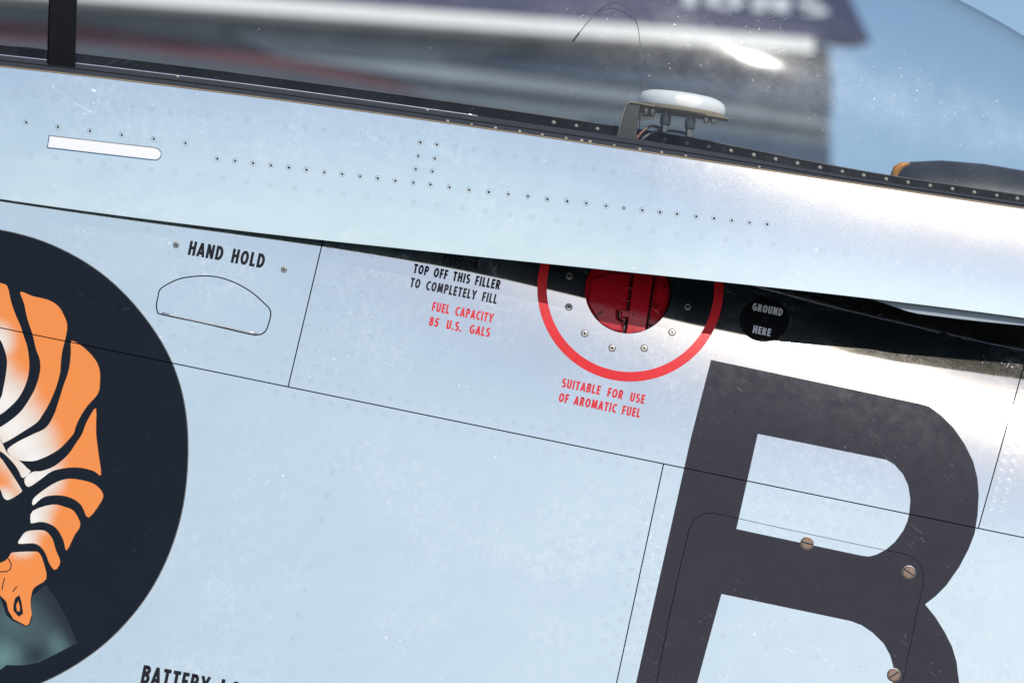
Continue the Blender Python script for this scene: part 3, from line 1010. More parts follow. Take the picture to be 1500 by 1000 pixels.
def A_(pts):
    return [(x / 3.1267, 380 + y / 3.1267) for x, y in pts]
def B_(pts):
    return [(x / 3.125, 680 + y / 3.125) for x, y in pts]
TIGER = [
    A_([(-60, 70), (0, 107), (33, 122), (50, 190), (70, 250), (92, 300), (110, 355), (125, 400), (134, 470), (130, 530), (110, 590), (80, 640), (40, 680), (0, 710), (-60, 735), (-60, 690), (0, 640), (15, 590), (28, 520), (32, 460), (20, 410), (0, 365), (-60, 270)]),
    A_([(93, 148), (150, 168), (220, 185), (265, 212), (290, 250), (308, 300), (300, 360), (285, 420), (278, 480), (275, 520), (255, 590), (225, 660), (195, 710), (170, 745), (110, 785), (15, 840), (0, 810), (-20, 775), (0, 768), (50, 735), (100, 690), (140, 630), (165, 580), (183, 515), (183, 460), (165, 410), (150, 345), (125, 270), (110, 200)]),
    A_([(328, 372), (380, 400), (430, 450), (455, 500), (458, 560), (448, 615), (400, 670), (365, 725), (345, 770), (335, 800), (280, 860), (235, 890), (180, 915), (140, 923), (80, 917), (45, 895), (35, 868), (80, 835), (150, 800), (210, 770), (245, 715), (265, 660), (290, 580), (308, 530), (320, 480), (325, 420)]),
    A_([(440, 682), (440, 790), (450, 880), (463, 985), (430, 968), (370, 953), (310, 953), (240, 968), (190, 1003), (130, 1041), (112, 1005), (150, 972), (190, 968), (250, 945), (310, 895), (345, 845), (375, 800), (390, 760), (410, 720)]),
    A_([(-30, 780), (0, 815), (15, 850), (40, 893), (90, 922), (125, 955), (140, 972), (104, 1000), (85, 965), (60, 930), (20, 890), (-30, 850)]),
    A_([(-60, 860), (0, 905), (30, 945), (60, 990), (96, 1048), (96, 1066), (40, 1100), (15, 1087), (0, 1050), (-60, 960)]),
    B_([(152, 158), (195, 120), (260, 80), (320, 65), (390, 75), (440, 95), (472, 135), (460, 175), (405, 243), (375, 190), (340, 160), (290, 143), (230, 142), (190, 155), (152, 187)]),
    B_([(240, 183), (300, 195), (340, 215), (368, 275), (340, 325), (305, 393), (290, 345), (265, 300), (235, 275), (190, 262), (150, 268), (140, 262), (150, 212)]),
    B_([(120, 307), (170, 300), (210, 305), (240, 340), (255, 390), (276, 445), (252, 482), (225, 450), (210, 410), (185, 375), (150, 360), (85, 362), (95, 335)]),
    B_([(60, 402), (150, 398), (180, 405), (200, 450), (212, 522), (160, 560), (145, 590), (140, 640), (145, 690), (135, 725), (120, 738), (60, 705), (35, 665), (30, 630), (0, 600), (-60, 560), (-60, 470), (0, 450), (30, 435), (45, 415)]),
]
SPINE = [((-20, 560), 62), ((4, 590), 66), ((18, 625), 70), ((35, 650), 66), ((48, 672), 58), ((62, 700), 44), ((52, 733), 42), ((48, 757), 38), ((32, 790), 34), ((45, 700), 40), ((5, 735), 30), ((-8, 500), 40)]
CREAM = (0.70, 0.60, 0.50)
WHITE = (0.82, 0.79, 0.76)
ORANGE = (0.78, 0.235, 0.045)
def sprayed(me, inv):
    ca = me.color_attributes.new('sprayed', 'FLOAT_COLOR', 'POINT')
    for i, v in enumerate(me.vertices):
        q = inv @ v.co
        k = 1000.0 / (1 + q.y / D)
        px, py = 750 + q.x * k, 500 - q.z * k
        w = max(1.0 - math.hypot(px - c[0], py - c[1]) / R for c, R in SPINE)
        w = max(0.0, w)
        a = sstep(w, 0.0, 0.62)
        b = 0.8 * sstep(w, 0.45, 1.0)
        col = [ORANGE[j] * (1 - a) + CREAM[j] * a for j in range(3)]
        col = [col[j] * (1 - b) + WHITE[j] * b for j in range(3)]
        ca.data[i].color = (*col, 1)
FRI = FR.inverted()
for ring in TIGER:
    rs = smooth_ring(ring, 3)
    o = decal('tiger_stripe', [rs, SB], lambda P, rs=rs: inside(rs, P) & ~inside(SB, P), 'tiger', badge, step=5, off=OFF + 0.0002)
    sprayed(o.data, FRI)
ROCK = B_([(-60, 600), (0, 605), (30, 690), (60, 716), (125, 742), (148, 600), (210, 550), (260, 620), (310, 710), (355, 815), (180, 905), (110, 918), (30, 917), (0, 940), (-60, 960)])
rk = decal('painted_rock', [ROCK], lambda P: inside(ROCK, P), 'tiger', badge, step=4, off=OFF + 0.0001)
ca = rk.data.color_attributes.new('sprayed', 'FLOAT_COLOR', 'POINT')
for i, v in enumerate(rk.data.vertices):
    q_ = FRI @ v.co
    k_ = 1000.0 / (1 + q_.y / D)
    px_, py_ = 750 + q_.x * k_, 500 - q_.z * k_
    a_ = 0.10 + 0.22 * sstep(py_, 850, 930)
    for cx_, cy_, r_, g_ in ((96, 940, 30, 0.65), (4, 962, 34, 0.75), (20, 900, 40, 0.25), (52, 960, 26, -0.30)):
        a_ += g_ * max(0.0, 1 - math.hypot(px_ - cx_, py_ - cy_) / r_)
    a_ *= sstep(((113.6 - px_) * 85 - (941 - py_) * 46.6) / 97.0, 1, 34)
    a_ = min(1.0, max(0.0, a_))
    ca.data[i].color = (0.007 + 0.10 * a_, 0.010 + 0.19 * a_, 0.016 + 0.185 * a_, 1)
def mark(name, pts, w, mat, parent, off, step=6):
    rs = strip(pts, w)
    return decal(name, [rs], lambda P: inside(rs, P), mat, parent, step=step, off=off)
CL = B_([(88, 597), (98, 625), (106, 682), (86, 696), (62, 668), (62, 640), (70, 610)])
CLI = B_([(84, 622), (92, 655), (90, 672), (78, 670), (74, 645)])
decal('claw_outline', [CL, CLI], lambda P: inside(CL, P) & ~inside(CLI, P), 'black_gloss', badge, step=5, off=OFF + 0.0004)
for pts in (B_([(22, 518), (14, 545), (10, 572)]), B_([(78, 558), (66, 570), (60, 582)]), B_([(38, 430), (52, 455), (48, 478), (30, 490), (0, 490)])):
    mark('claw_line', pts, 1.5, 'black_gloss', badge, OFF + 0.0004, 4)
RK_EDGE = B_([(0, 600), (30, 640), (36, 668), (60, 708), (120, 740), (137, 727), (147, 690)])
mark('claw_line', RK_EDGE, 1.6, 'black_gloss', badge, OFF + 0.0005, 4)

RING_O, RING_I = circle(923.4, 422.2, 136.4, n=120), circle(923.4, 422.0, 122.6, n=120)
decal('red_ring', [RING_O, RING_I], lambda P: inside(RING_O, P) & ~inside(RING_I, P), 'red', fuel_panel, step=9, label='red ring painted round the fuel filler')
DISC = circle(1119.8, 468.6, 36.2, 32.0, n=72)
disc = decal('ground_disc', [DISC], lambda P: inside(DISC, P), 'ground_black', fuel_panel, step=10, label='black disc lettered ground here')
sheet('socket', [circle(1120, 468.5, 4.2, n=20)], lambda P: inside(circle(1120, 468.5, 4.2, n=20), P), FUS, 0.0006, M['pit'], disc, step=4)

# ------------------------------------------------------------------ lettering (stroke capitals, condensed)
def arc(cx, cy, rx, ry, a0, a1, n=9):
    return [(cx + rx * math.cos(math.radians(a0 + (a1 - a0) * i / n)), cy + ry * math.sin(math.radians(a0 + (a1 - a0) * i / n))) for i in range(n + 1)]
T = 0.21                      # stem
h = T / 2
def glyph(c):
    if c == 'A': return 0.56, [[(h * 0.6, 0), (0.28, 1 - 0.0)], [(0.56 - h * 0.6, 0), (0.28, 1)], [(0.14, 0.27), (0.42, 0.27)]]
    if c == 'B': return 0.52, [[(h, 0), (h, 1)], [(T, 1 - h), (0.27, 1 - h)] + arc(0.27, 0.745, 0.15, 0.16, 90, -90) + [(T, 0.56)], [(T, 0.53)] + [(0.28, 0.49)] + arc(0.28, 0.29, 0.15, 0.197, 90, -90) + [(T, h)]]
    if c == 'C': return 0.52, [arc(0.36, 0.5, 0.265, 0.5 - h, 62, 298, 16)]
    if c == 'D': return 0.56, [[(h, 0), (h, 1)], [(T, 1 - h), (0.22, 1 - h)] + arc(0.22, 0.5, 0.245, 0.5 - h, 90, -90, 14) + [(T, h)]]
    if c == 'E': return 0.42, [[(h, 0), (h, 1)], [(T, 1 - h), (0.42, 1 - h)], [(T, 0.51), (0.39, 0.51)], [(T, h), (0.42, h)]]
    if c == 'F': return 0.41, [[(h, 0), (h, 1)], [(T, 1 - h), (0.41, 1 - h)], [(T, 0.49), (0.38, 0.49)]]
    if c == 'G': return 0.58, [arc(0.32, 0.5, 0.225, 0.5 - h, 55, 345, 18), [(0.58, 0.46), (0.33, 0.46)]]
    if c == 'H': return 0.54, [[(h, 0), (h, 1)], [(0.54 - h, 0), (0.54 - h, 1)], [(T, 0.52), (0.54 - T, 0.52)]]
    if c == 'I': return T, [[(h, 0), (h, 1)]]
    if c == 'L': return 0.41, [[(h, 0), (h, 1)], [(T, h), (0.41, h)]]
    if c == 'M': return 0.72, [[(h, 0), (h + 0.06, 1)], [(0.72 - h, 0), (0.66 - h, 1)], [(0.17, 0.98), (0.36, 0.12)], [(0.55, 0.98), (0.36, 0.12)]]
    if c == 'N': return 0.57, [[(h, 0), (h, 1)], [(0.57 - h, 0), (0.57 - h, 1)], [(h + 0.01, 0.95), (0.56 - h, 0.05)]]
    if c == 'O': return 0.60, [arc(0.30, 0.5, 0.205, 0.5 - h, 0, 360, 26)]
    if c == 'P': return 0.50, [[(h, 0), (h, 1)], [(T, 1 - h), (0.25, 1 - h)] + arc(0.25, 0.69, 0.155, 0.215, 90, -90) + [(T, 0.475)]]
    if c == 'R': return 0.53, [[(h, 0), (h, 1)], [(T, 1 - h), (0.25, 1 - h)] + arc(0.25, 0.70, 0.155, 0.205, 90, -90) + [(T, 0.495)], [(0.25, 0.47), (0.45, 0.0)]]
    if c == 'S': return 0.47, [arc(0.235, 0.72, 0.145, 0.19, 35, 250, 12)[:-1] + [(0.24, 0.515)] + arc(0.235, 0.285, 0.155, 0.195, 70, -145, 12)]
    if c == 'T': return 0.48, [[(0, 1 - h), (0.48, 1 - h)], [(0.24, 0), (0.24, 1 - T)]]
    if c == 'U': return 0.54, [[(h, 1), (h, 0.3)] + arc(0.27, 0.28, 0.27 - h, 0.28 - h, 180, 360, 12) + [(0.54 - h, 0.3), (0.54 - h, 1)]]
    if c == 'Y': return 0.54, [[(h * 0.5, 1), (0.27, 0.45)], [(0.54 - h * 0.5, 1), (0.27, 0.45)], [(0.27, 0), (0.27, 0.48)]]
    if c == '8': return 0.50, [arc(0.25, 0.735, 0.135, 0.17, 0, 360, 20), arc(0.25, 0.285, 0.155, 0.19, 0, 360, 20)]
    if c == '5': return 0.48, [[(0.44, 1 - h), (0.13, 1 - h)], [(0.15, 1 - T), (0.11, 0.52)], [(0.05, 0.55)] + arc(0.22, 0.32, 0.165, 0.225, 110, -150, 14)]
    if c == '.': return T, [[(h, 0), (h, T)]]
    return 0.36, []
def stroke_quads(path, w):
    P = [np.array(p, float) for p in path]
    closed = len(P) > 3 and np.linalg.norm(P[0] - P[-1]) < 1e-6
    n = len(P)
    L, R = [], []
    for i in range(n):
        if closed and i in (0, n - 1):
            a, b = P[n - 2], P[1]
        else:
            a, b = P[max(i - 1, 0)], P[min(i + 1, n - 1)]
        if 0 < i < n - 1 or closed:
            u0 = P[i] - (a if not (closed and i == 0) else P[n - 2]); u1 = (b if not (closed and i == n - 1) else P[1]) - P[i]
            u0 = u0 / (np.linalg.norm(u0) + 1e-9); u1 = u1 / (np.linalg.norm(u1) + 1e-9)
            d = u0 + u1
            d = d / (np.linalg.norm(d) + 1e-9)
            m = 1.0 / max(0.5, float(np.dot(d, u0)))
        else:
            d = (b - a) / (np.linalg.norm(b - a) + 1e-9)
            m = 1.0
        nr = np.array((-d[1], d[0])) * w / 2 * m
        L.append(P[i] + nr); R.append(P[i] - nr)
    return L, R
def text(name, s, p0, p1, up, mat, parent, S=FUS, off=OFF, label=None, track=0.13, space=0.40, base=None):
    """capitals along p0..p1 (picture coordinates of the base line), up = vector of cap height"""
    adv, x = [], 0.0
    for c in s:
        w, _ = glyph(c)
        if c == ' ':
            w = space
        adv.append((c, x)); x += w + track
    total = x - track
    p0, p1, up = np.array(p0, float), np.array(p1, float), np.array(up, float)
    ex = (p1 - p0) / total
    V, F, N = [], [], []
    for c, x in adv:
        for si, path in enumerate(glyph(c)[1]):
            Lq, Rq = stroke_quads(path, T)
            o = off + 0.00004 * si
            st = len(V)
            for a, b in zip(Lq, Rq):
                for q in (a, b):
                    xy = p0 + ex * (x + q[0]) + up * min(1.0, max(0.0, q[1]))
                    p, nn = S(float(xy[0]), float(xy[1]), o)
                    V.append(p); N.append(nn)
            for i in range(len(Lq) - 1):
                a = st + 2 * i
                f = [a, a + 1, a + 3, a + 2]
                if (V[f[1]] - V[f[0]]).cross(V[f[2]] - V[f[1]]).dot(N[a]) < 0:
                    f.reverse()
                F.append(f)
    return from_verts(name, V, F, M[mat], parent, normals=N, label=label)

text('lettering', 'HAND HOLD', (274.7, 373), (385.5, 393.2), (4.3, -20.6), 'stencil', fore_panel, label='black stencil HAND HOLD', space=0.42)
text('lettering', 'CAUTION', (647.2, 386.4), (698.6, 396.2), (2.8, -13.2), 'stencil', fuel_panel, label='black stencil CAUTION in the shadow')
text('lettering', 'TOP OFF THIS FILLER', (604.5, 399.8), (731.4, 424.4), (2.9, -13.8), 'stencil', fuel_panel, label='black stencil TOP OFF THIS FILLER')
text('lettering', 'TO COMPLETELY FILL', (599.8, 420), (726.8, 445.2), (2.9, -13.8), 'stencil', fuel_panel, label='black stencil TO COMPLETELY FILL', space=0.5)
text('lettering', 'FUEL CAPACITY', (632, 455), (721, 472.8), (2.8, -13.3), 'red_text', fuel_panel, label='red stencil FUEL CAPACITY', space=0.5)
text('lettering', '85  U.S.  GALS', (627.6, 476.6), (716.4, 493.8), (2.8, -13.3), 'red_text', fuel_panel, label='red stencil 85 U.S. GALS', space=0.28)
text('lettering', 'SUITABLE  FOR  USE', (822, 566.6), (943, 591.4), (2.8, -13.0), 'red_text', fuel_panel, label='red stencil SUITABLE FOR USE', space=0.24)
text('lettering', 'OF AROMATIC FUEL', (817.6, 588), (936.6, 611.8), (2.8, -13.2), 'red_text', fuel_panel, label='red stencil OF AROMATIC FUEL', space=0.42)
text('lettering', 'GROUND', (1101.5, 454.4), (1145, 463.4), (2.2, -11.0), 'stencil_white', disc, off=OFF + 0.0003, label='white stencil GROUND')
text('lettering', 'HERE', (1102, 487.3), (1127.8, 493), (2.2, -11.0), 'stencil_white', disc, off=OFF + 0.0003, label='white stencil HERE')
text('lettering', 'BATTERY', (205.5, 999.5), (303.5, 1017), (5.2, -26.5), 'stencil', side_panel, label='black stencil BATTERY at the lower frame edge')
text('lettering', 'LOC', (320, 1020), (366, 1028.5), (5.2, -26.5), 'stencil', side_panel, label='black stencil LOC cut by the frame')

# ------------------------------------------------------------------ fasteners
def prof_mesh(name, prof, mats, seg=16, extra=None):
    """profile [(r, z, material index of the band below)] in metres, axis +Z"""
    me = bpy.data.meshes.new(name)
    V, F, MI = [], [], []
    for r_, z, _ in prof:
        for k in range(seg):
            a = 2 * math.pi * k / seg
            V.append((r_ * math.cos(a), r_ * math.sin(a), z))
    for i in range(len(prof) - 1):
        for k in range(seg):
            F.append([i * seg + k, i * seg + (k + 1) % seg, (i + 1) * seg + (k + 1) % seg, (i + 1) * seg + k])
            MI.append(prof[i + 1][2])
    F.append([(len(prof) - 1) * seg + k for k in range(seg)])
    MI.append(prof[-1][2])
    if extra:
        for verts, mi in extra:
            s = len(V)
            V += verts
            F.append([s + i for i in range(len(verts))])
            MI.append(mi)
    me.from_pydata(V, [], F)
    for m_ in mats:
        me.materials.append(m_)
    me.polygons.foreach_set('material_index', MI)
    me.update()
    return me
mm = 0.001
RV, PT = M['rivet'], M['pit']
me_flush = prof_mesh('flush_rivet', [(4.1 * mm, 0.05 * mm, 1), (3.65 * mm, 0.055 * mm, 1), (2.9 * mm, 0.06 * mm, 0), (1.5 * mm, 0.062 * mm, 0)], [RV, M['ring']])
me_dot = prof_mesh('flush_rivet_dot', [(4.1 * mm, 0.05 * mm, 1), (3.65 * mm, 0.055 * mm, 1), (2.9 * mm, 0.06 * mm, 0), (0.5 * mm, 0.065 * mm, 0), (0.42 * mm, 0.065 * mm, 2)], [RV, M['ring'], PT])
me_big = prof_mesh('large_rivet', [(5.6 * mm, 0.05 * mm, 1), (5.1 * mm, 0.06 * mm, 1), (4.2 * mm, 0.065 * mm, 0), (2.0 * mm, 0.07 * mm, 0)], [RV, M['ring']], seg=20)
me_bump = prof_mesh('domed_rivet', [(4.6 * mm, 0.02 * mm, 0), (3.9 * mm, 0.09 * mm, 0), (3.1 * mm, 0.13 * mm, 0), (1.6 * mm, 0.16 * mm, 0)], [RV], seg=18)
for p_ in me_bump.polygons:
    p_.use_smooth = True
me_blind = prof_mesh('blind_rivet', [(4.3 * mm, 0.02 * mm, 2), (3.9 * mm, 0.06 * mm, 2), (3.6 * mm, 0.22 * mm, 0), (1.75 * mm, 0.24 * mm, 0), (1.55 * mm, 0.25 * mm, 1)], [M['rivet'], PT, M['ring2']], seg=18)
def cross(r_, w, z):
    return [([(-r_, -w, z), (r_, -w, z), (r_, w, z), (-r_, w, z)], 1), ([(-w, -r_, z + 0.00003), (w, -r_, z + 0.00003), (w, r_, z + 0.00003), (-w, r_, z + 0.00003)], 1)]
me_screw = prof_mesh('cross_screw', [(5.7 * mm, 0.02 * mm, 1), (5.2 * mm, 0.05 * mm, 1), (5.0 * mm, 0.4 * mm, 0), (4.2 * mm, 0.7 * mm, 0), (3.8 * mm, 0.55 * mm, 0), (3.0 * mm, 0.62 * mm, 0)], [M['steel'], PT], seg=22, extra=cross(2.7 * mm, 0.75 * mm, 0.68 * mm))
me_screw_s = prof_mesh('small_cross_screw', [(4.8 * mm, 0.02 * mm, 1), (4.4 * mm, 0.05 * mm, 1), (4.2 * mm, 0.35 * mm, 0), (3.4 * mm, 0.5 * mm, 0)], [M['steel'], PT], seg=20, extra=cross(2.3 * mm, 0.65 * mm, 0.55 * mm))
s_ = 0.9 * mm
me_slot = prof_mesh('slotted_fastener', [(10.2 * mm, 0.15 * mm, 2), (9.5 * mm, 0.3 * mm, 2), (9.1 * mm, 0.1 * mm, 1), (8.9 * mm, 0.9 * mm, 0), (8.2 * mm, 1.5 * mm, 0), (4 * mm, 1.6 * mm, 0)], [M['fastener'], PT, M['steel']], seg=28,
                    extra=[([(-8.2 * mm, -s_, 1.64 * mm), (8.2 * mm, -s_, 1.64 * mm), (8.2 * mm, s_, 1.64 * mm), (-8.2 * mm, s_, 1.64 * mm)], 1),
                           ([(-8.0 * mm, s_, 1.66 * mm), (8.0 * mm, s_, 1.66 * mm), (8.0 * mm, s_ * 1.6, 1.68 * mm), (-8.0 * mm, s_ * 1.6, 1.68 * mm)], 2)])
me_rail = prof_mesh('rail_rivet', [(3.4 * mm, 0.0, 0), (3.1 * mm, 0.9 * mm, 0), (2.0 * mm, 1.5 * mm, 0), (0.8 * mm, 1.7 * mm, 0)], [M['rail_rivet']], seg=14)
for p_ in me_rail.polygons:
    p_.use_smooth = True

R3 = FR.to_3x3()
def put(name, me, px, py, parent, S=FUS, off=0.0, spin=None, sc=1.0):
    p, n = S(float(px), float(py), off)
    n = (R3 @ n).normalized()
    q = n.to_track_quat('Z', 'Y')
    a = random.uniform(0, 6.28) if spin is None else spin
    mw = Matrix.Translation(FR @ p) @ q.to_matrix().to_4x4() @ Matrix.Rotation(a, 4, 'Z') @ Matrix.Diagonal((sc, sc, 1, 1))
    return mesh_obj(name, me, None, parent, mw=mw)

def panel_at(px, py):
    P = np.array([(px, py)])
    if above(P)[0]:
        return fore_panel if d2(P)[0] < 0 else (fuel_panel if d4(P)[0] < 0 else aft_panel)
    if inside(ACC_IN, P)[0]:
        return access
    return side_panel if d3(P)[0] < 0 else code_panel

def row(p0, p1, n):
    return [(p0[0] + (p1[0] - p0[0]) * i / (n - 1), p0[1] + (p1[1] - p0[1]) * i / (n - 1)) for i in range(n)]

# skirt: dark-centred blind rivets
blind = [(38.6, 179.6), (85, 186.4), (131.8, 192.3), (178.5, 198), (225.3, 203.7), (271.7, 209.9),
         (318.4, 232.8), (344.4, 236), (370.8, 239.3), (397, 242.5), (423.2, 245.8), (449.1, 249), (475.3, 252.8), (501.3, 255.2), (527.5, 258.5), (553.4, 261.4), (579.3, 265), (605.8, 267.7),
         (630.6, 270.5), (658.5, 274.6), (687.4, 278.4), (716, 281.6), (744.6, 284.6), (773.5, 287.8), (802, 292), (831, 295), (859, 298), (888, 302), (914, 305), (941, 308), (967, 311), (992, 313.6), (1020, 317), (1046, 320), (1072, 323), (1098, 326), (1124, 328.5),
         (616, 209), (640, 212), (612.6, 229), (637, 232.6), (609, 248), (633.5, 251.5)]
for x, y in blind:
    put('blind_rivet', me_blind, x, y, skirt, SKI, sc=random.uniform(0.92, 1.05))
faint = row((24, 136.4), (588, 205), 21) + row((667, 216), (754, 228), 4) + row((784, 233.5), (985, 267), 8) + row((9.5, 223), (396.5, 271.6), 12)[1:] + row((432, 276), (746, 315), 10) + row((780, 319), (1240, 371), 14)
for x, y in faint:
    put('flush_rivet', me_flush if random.random() < 0.7 else me_dot, x, y, skirt, SKI)

dots = row((404.8, 574), (773, 652), 15) + row((799.6, 658), (959, 692), 7) + [(979, 694.7)]
dots += [(393.5, 545), (415, 549.7), (435, 553.5), (455, 557.5), (477, 562), (498, 566)] + row((520, 573), (779, 625), 11) + row((806, 630.5), (991.5, 667), 8)
dots += [(949, 738.6), (943, 762), (937, 785), (931, 810), (926, 835), (920.6, 858), (915, 883), (909.4, 907.5), (904, 932), (898.6, 956.5), (892.5, 980), (932, 724.6)]
dots += [(487, 692), (480, 726), (471.5, 761), (454.5, 830.7), (446, 865), (437.7, 900.7), (430.5, 934.7)]
plain = [(916.6, 793.7), (911.6, 817), (906, 841.6), (900, 866), (895, 890.6), (889, 914.7), (884, 939), (879, 964)]
plain += row((966, 742), (911, 992), 15) + row((984, 730.7), (929, 977), 14)
plain += [(235, 472.6), (255, 494), (283.6, 482), (303.6, 503), (332.7, 490), (351.6, 514), (379.5, 501), (306, 527), (345.7, 402), (326, 397.7), (307, 393), (199, 323), (216, 336), (123, 338), (418, 528.6)]
plain += row((1125, 698.5), (1319, 738.5), 8) + row((1121, 723.5), (1304, 758.5), 12) + row((1113.5, 751.5), (1281.5, 786.7), 10)
plain += [(1444, 764), (1458, 768), (1487.6, 773), (1450, 789), (1480, 795), (1408, 838.6), (1431.7, 837.5), (1403, 857), (1423, 862), (1399, 877), (1413, 902), (1396, 899), (1405, 943), (1431.7, 822.6)]
plain += [(1126.5, 947), (1194.5, 964), (1263, 978.5), (1060, 932), (143, 963), (174, 966), (204, 969.6), (136, 998)]
for x, y in dots:
    if panel_at(x, y) is not access or True:
        put('flush_rivet', me_dot, x, y, panel_at(x, y), FUS)
for x, y in plain:
    put('flush_rivet', me_flush, x, y, panel_at(x, y), FUS, off=0.0006 if panel_at(x, y) is access else 0.0)
big = []
for r0, r1 in (((480.5, 368), (545, 371)), ((473, 397), (560, 402)), ((466.4, 423), (553.4, 434)), ((459.7, 452), (546, 464)), ((452.4, 480), (539, 495)), ((445.6, 508), (532.6, 525)), ((439, 535), (526, 552))):
    big += row(r0, r1, 4 if r0[1] < 370 else 5)
for x, y in big:
    put('large_rivet', me_big, x, y, fuel_panel)
bump = row((1498, 571.6), (1451.7, 742.8), 14) + row((1499, 623), (1466.5, 745.5), 10) + row((1513, 571), (1508, 590), 2)
for x, y in bump:
    put('domed_rivet', me_bump, x, y, aft_panel)
for x, y in ((834, 404.3), (833.2, 449.7), (856.4, 488.3), (896.7, 509.6), (943.7, 510), (984.4, 486.7), (1007.4, 449.4)):
    put('cross_screw', me_screw, x, y, fuel_panel)
for x, y in ((258, 358.9), (416, 395)):
    put('cross_screw', me_screw_s, x, y, fore_panel)
for x, y, a in ((1182, 795.5, -0.25), (1331, 838, -0.6), (1309, 988, 0.55)):
    put('slotted_fastener', me_slot, x, y, access, off=0.0010, spin=a)
# rail rivets
rr = [(811, 181), (844, 186), (875, 191), (974, 206.6), (1006, 211.8), (1038, 217), (1070.6, 223), (1104, 228.5), (1136, 234), (1168, 239.6), (1201, 246), (1233.7, 251.7), (1265, 256.6), (1298, 262), (1330, 268), (1362.5, 273.8), (1395, 279.7), (1427, 285), (1460, 291), (1490, 296)]
for x, y in rr:
    yy = skirt_top(x) - R1(x) - 0.45 * R2(x)
    put('rail_rivet', me_rail, x, yy, canopy, RAI1, sc=random.uniform(0.85, 1.0))
lo = [(655.5, 173), (690.6, 178), (725.7, 184), (761, 189.6), (794, 194.5), (829, 200), (852, 205), (864, 207.4), (899.6, 213.6), (937, 219), (969, 224.7), (1004.4, 231), (1112, 246)]
for x, y in lo:
    put('rail_rivet', me_rail, x, skirt_top(x) - 2.6, canopy, RAI0, sc=random.uniform(0.6, 0.85))
for x, y in ((78, 93), (626, 157), (260, 114)):
    put('rail_rivet', me_rail, x, skirt_top(x) - R1(x) + 1.5, canopy, RAI0, sc=0.8)
# holes in the dark shoulder under the skirt
for (x, y, a, b) in ((1380, 493.5, 9.5, 6.5), (1399, 474, 9, 2.5)):
    c = circle(x, y, a, b, n=24)
    sheet('drain_hole', [c], lambda P, c=c: inside(c, P), FUS, 0.0004, M['pit'], fuel_panel, step=5)

# added strip behind the skirt's aft edge, painted pale as a crescent of light
lipx = np.linspace(1262, 1800, 40)
def lip_low(x):
    return skirt_bot(x) + 14.0 * sstep(x, 1262, 1350) - 6.0 * sstep(x, 1400, 1620)
LIP = surf(lambda px, py: skirt_depth(px, skirt_bot(px)) + 0.010 + max(-0.02, (skirt_bot(px) - py) / 1000.0 * 0.25))
strip_surface('light_crescent', lip_low, lambda x: skirt_bot(x) - 14, LIP, 0.0, M['lip'], canopy, n=40, x0=1262, x1=1800, rows=4)

# ================================================================== pavilion behind
def ray(px, py):
    o = FR @ Vector((0, -D, 0))
    d = (FR.to_3x3() @ Vector(((px - 750) / 1000.0, D, (500 - py) / 1000.0))).normalized()
    return o, d
YAW = math.radians(24)
WD = Vector((math.cos(YAW), math.sin(YAW), 0))           # along the front
WN = Vector((math.sin(YAW), -math.cos(YAW), 0))          # towards the viewer
o0, dd = ray(700, 120)
PO = o0 + dd * (21.0 / math.hypot(dd.x, dd.y)); PO.z = 0
def wall_sz(px, py, out=0.0):
    o, d = ray(px, py)
    P0 = PO + WN * out
    t = (P0 - o).dot(WN) / d.dot(WN)
    q = o + d * t
    return (q - P0).dot(WD), q.z
pav = thing('pavilion', 'blurred navy fronted exhibition pavilion with white lettering, beyond the canopy glass', 'building', PO)
def wbox(name, s0, s1, z0, z1, d0, d1, mat, parent=pav, shear=0.0):
    V = []
    for s, z in ((s0, z0), (s1, z0), (s1 - shear, z1), (s0, z1)):
        for d in (d0, d1):
            p = PO + WD * s + WN * d
            V.append((p.x, p.y, z))
    me = bpy.data.meshes.new(name)
    me.from_pydata(V, [], [(0, 2, 4, 6), (1, 7, 5, 3), (0, 1, 3, 2), (2, 3, 5, 4), (4, 5, 7, 6), (6, 7, 1, 0)])
    bm = bmesh.new(); bm.from_mesh(me); bmesh.ops.recalc_face_normals(bm, faces=bm.faces[:]); bm.to_mesh(me); bm.free()
    return mesh_obj(name, me, M[mat], parent)
sR, _ = wall_sz(1216, 150)
zb0 = wall_sz(700, 42, 0.22)[1]
zb1 = wall_sz(700, 19, 0.22)[1]
sF, _ = wall_sz(1277, 82, 0.2)
sF1, _ = wall_sz(1238, 2, 0.2)
sLn, _ = wall_sz(330, 5, 0.2)
zf0 = wall_sz(1272, 82, 0.2)[1]
wbox('wall', -7.0, sR, 0.0, zb1 - 0.01, -6.0, 0.0, 'facade')
wbox('gutter', -7.0, wall_sz(1192, 75, 0.22)[0], zb0, zb1 - 0.004, 0.003, 0.22, 'bar')
fas = wbox('fascia', sLn, sF, zb1, zb1 + 1.6, 0.004, 0.2, 'navy', shear=(sF - sF1) / (wall_sz(1238, 2, 0.2)[1] - zf0) * 1.6)
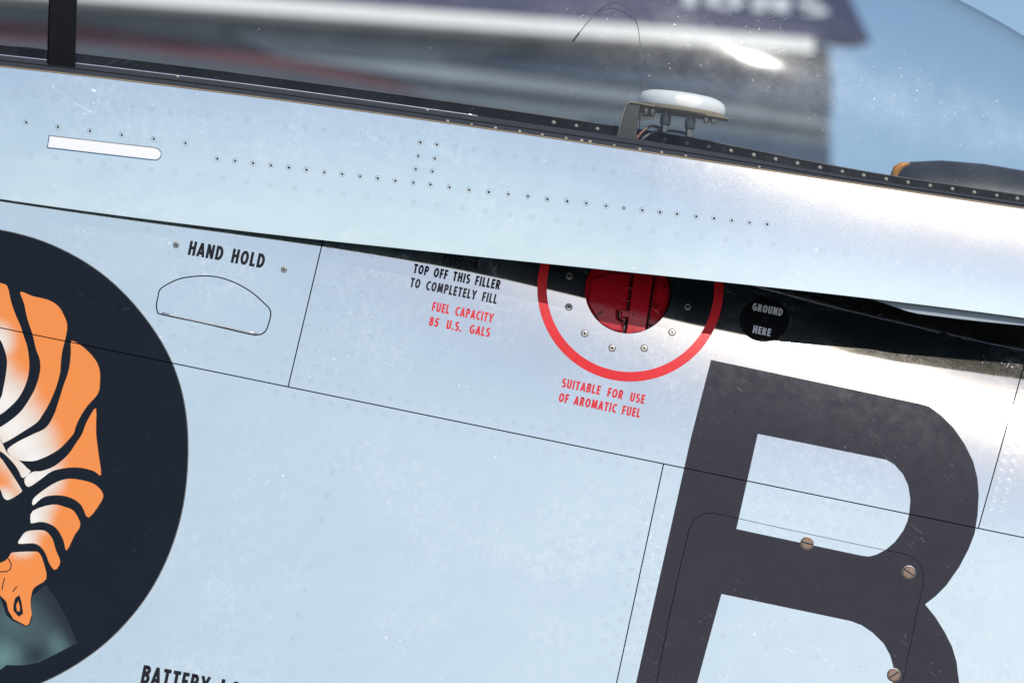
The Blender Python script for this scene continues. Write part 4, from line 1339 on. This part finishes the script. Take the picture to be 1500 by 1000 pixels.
def wquad(name, pts, mat, d0=0.004, d1=0.04):
    V = []
    for x, y in pts:
        s_, z_ = wall_sz(x, y)
        for d in (d0, d1):
            p = PO + WD * s_ + WN * d
            V.append((p.x, p.y, z_))
    n = len(pts)
    me = bpy.data.meshes.new(name)
    me.from_pydata(V, [], [[2 * i for i in range(n)], [2 * i + 1 for i in range(n)][::-1]] + [[2 * i, 2 * ((i + 1) % n), 2 * ((i + 1) % n) + 1, 2 * i + 1] for i in range(n)])
    bm = bmesh.new(); bm.from_mesh(me); bmesh.ops.recalc_face_normals(bm, faces=bm.faces[:]); bm.to_mesh(me); bm.free()
    return mesh_obj(name, me, M[mat], pav)
wquad('maroon_streak', [(-250, 22), (120, 38), (330, 70), (560, 118), (640, 150), (480, 140), (240, 84), (-250, 40)], 'maroon')  # this and the next bands are added to suggest streaks refracted by the glass
wquad('dark_streak', [(-250, 50), (150, 72), (420, 108), (700, 160), (830, 205), (600, 196), (420, 160), (100, 100), (-250, 92)], 'facade_dark', 0.05, 0.08)
wquad('pale_streak', [(330, 50), (700, 78), (1000, 120), (1210, 165), (1210, 190), (980, 160), (640, 120), (400, 84)], 'facade_light')
wquad('pale_streak', [(150, 105), (330, 118), (420, 150), (300, 160), (170, 140)], 'facade_light', 0.09, 0.12)
wquad('doorway', [(860, 175), (1212, 215), (1212, 330), (860, 330)], 'facade_blue')
wquad('doorway', [(640, 90), (960, 132), (1210, 170), (1210, 110), (1000, 78)], 'facade_blue', 0.05, 0.07)
wbox('upper_panel', -7.0, sLn - 0.01, zb1, zb1 + 1.2, 0.004, 0.15, 'lilac')
# lettering on the fascia, its lower halves showing in the picture
def wtext(s, px0, px1, py_base, hgt):
    s0, z0 = wall_sz(px0, py_base, 0.21)
    s1, _ = wall_sz(px1, py_base, 0.21)
    x, adv = 0.0, []
    for c in s:
        adv.append((c, x)); x += glyph(c)[0] + 0.13
    k = (s1 - s0) / (x - 0.13)
    V, F = [], []
    for c, x in adv:
        for si, path in enumerate(glyph(c)[1]):
            L, Rr = stroke_quads(path, T)
            st = len(V)
            for a, b in zip(L, Rr):
                for q in (a, b):
                    p = PO + WD * (s0 + k * (x + q[0])) + WN * (0.21 + 0.004 * si)
                    V.append((p.x, p.y, z0 + hgt * q[1]))
            for i in range(len(L) - 1):
                a = st + 2 * i
                F.append([a, a + 1, a + 3, a + 2])
    me = bpy.data.meshes.new('sign_lettering')
    me.from_pydata(V, [], F)
    return mesh_obj('sign_lettering', me, M['stencil_white'], fas)
wtext('IONS', 1000, 1212, 8, 0.085)
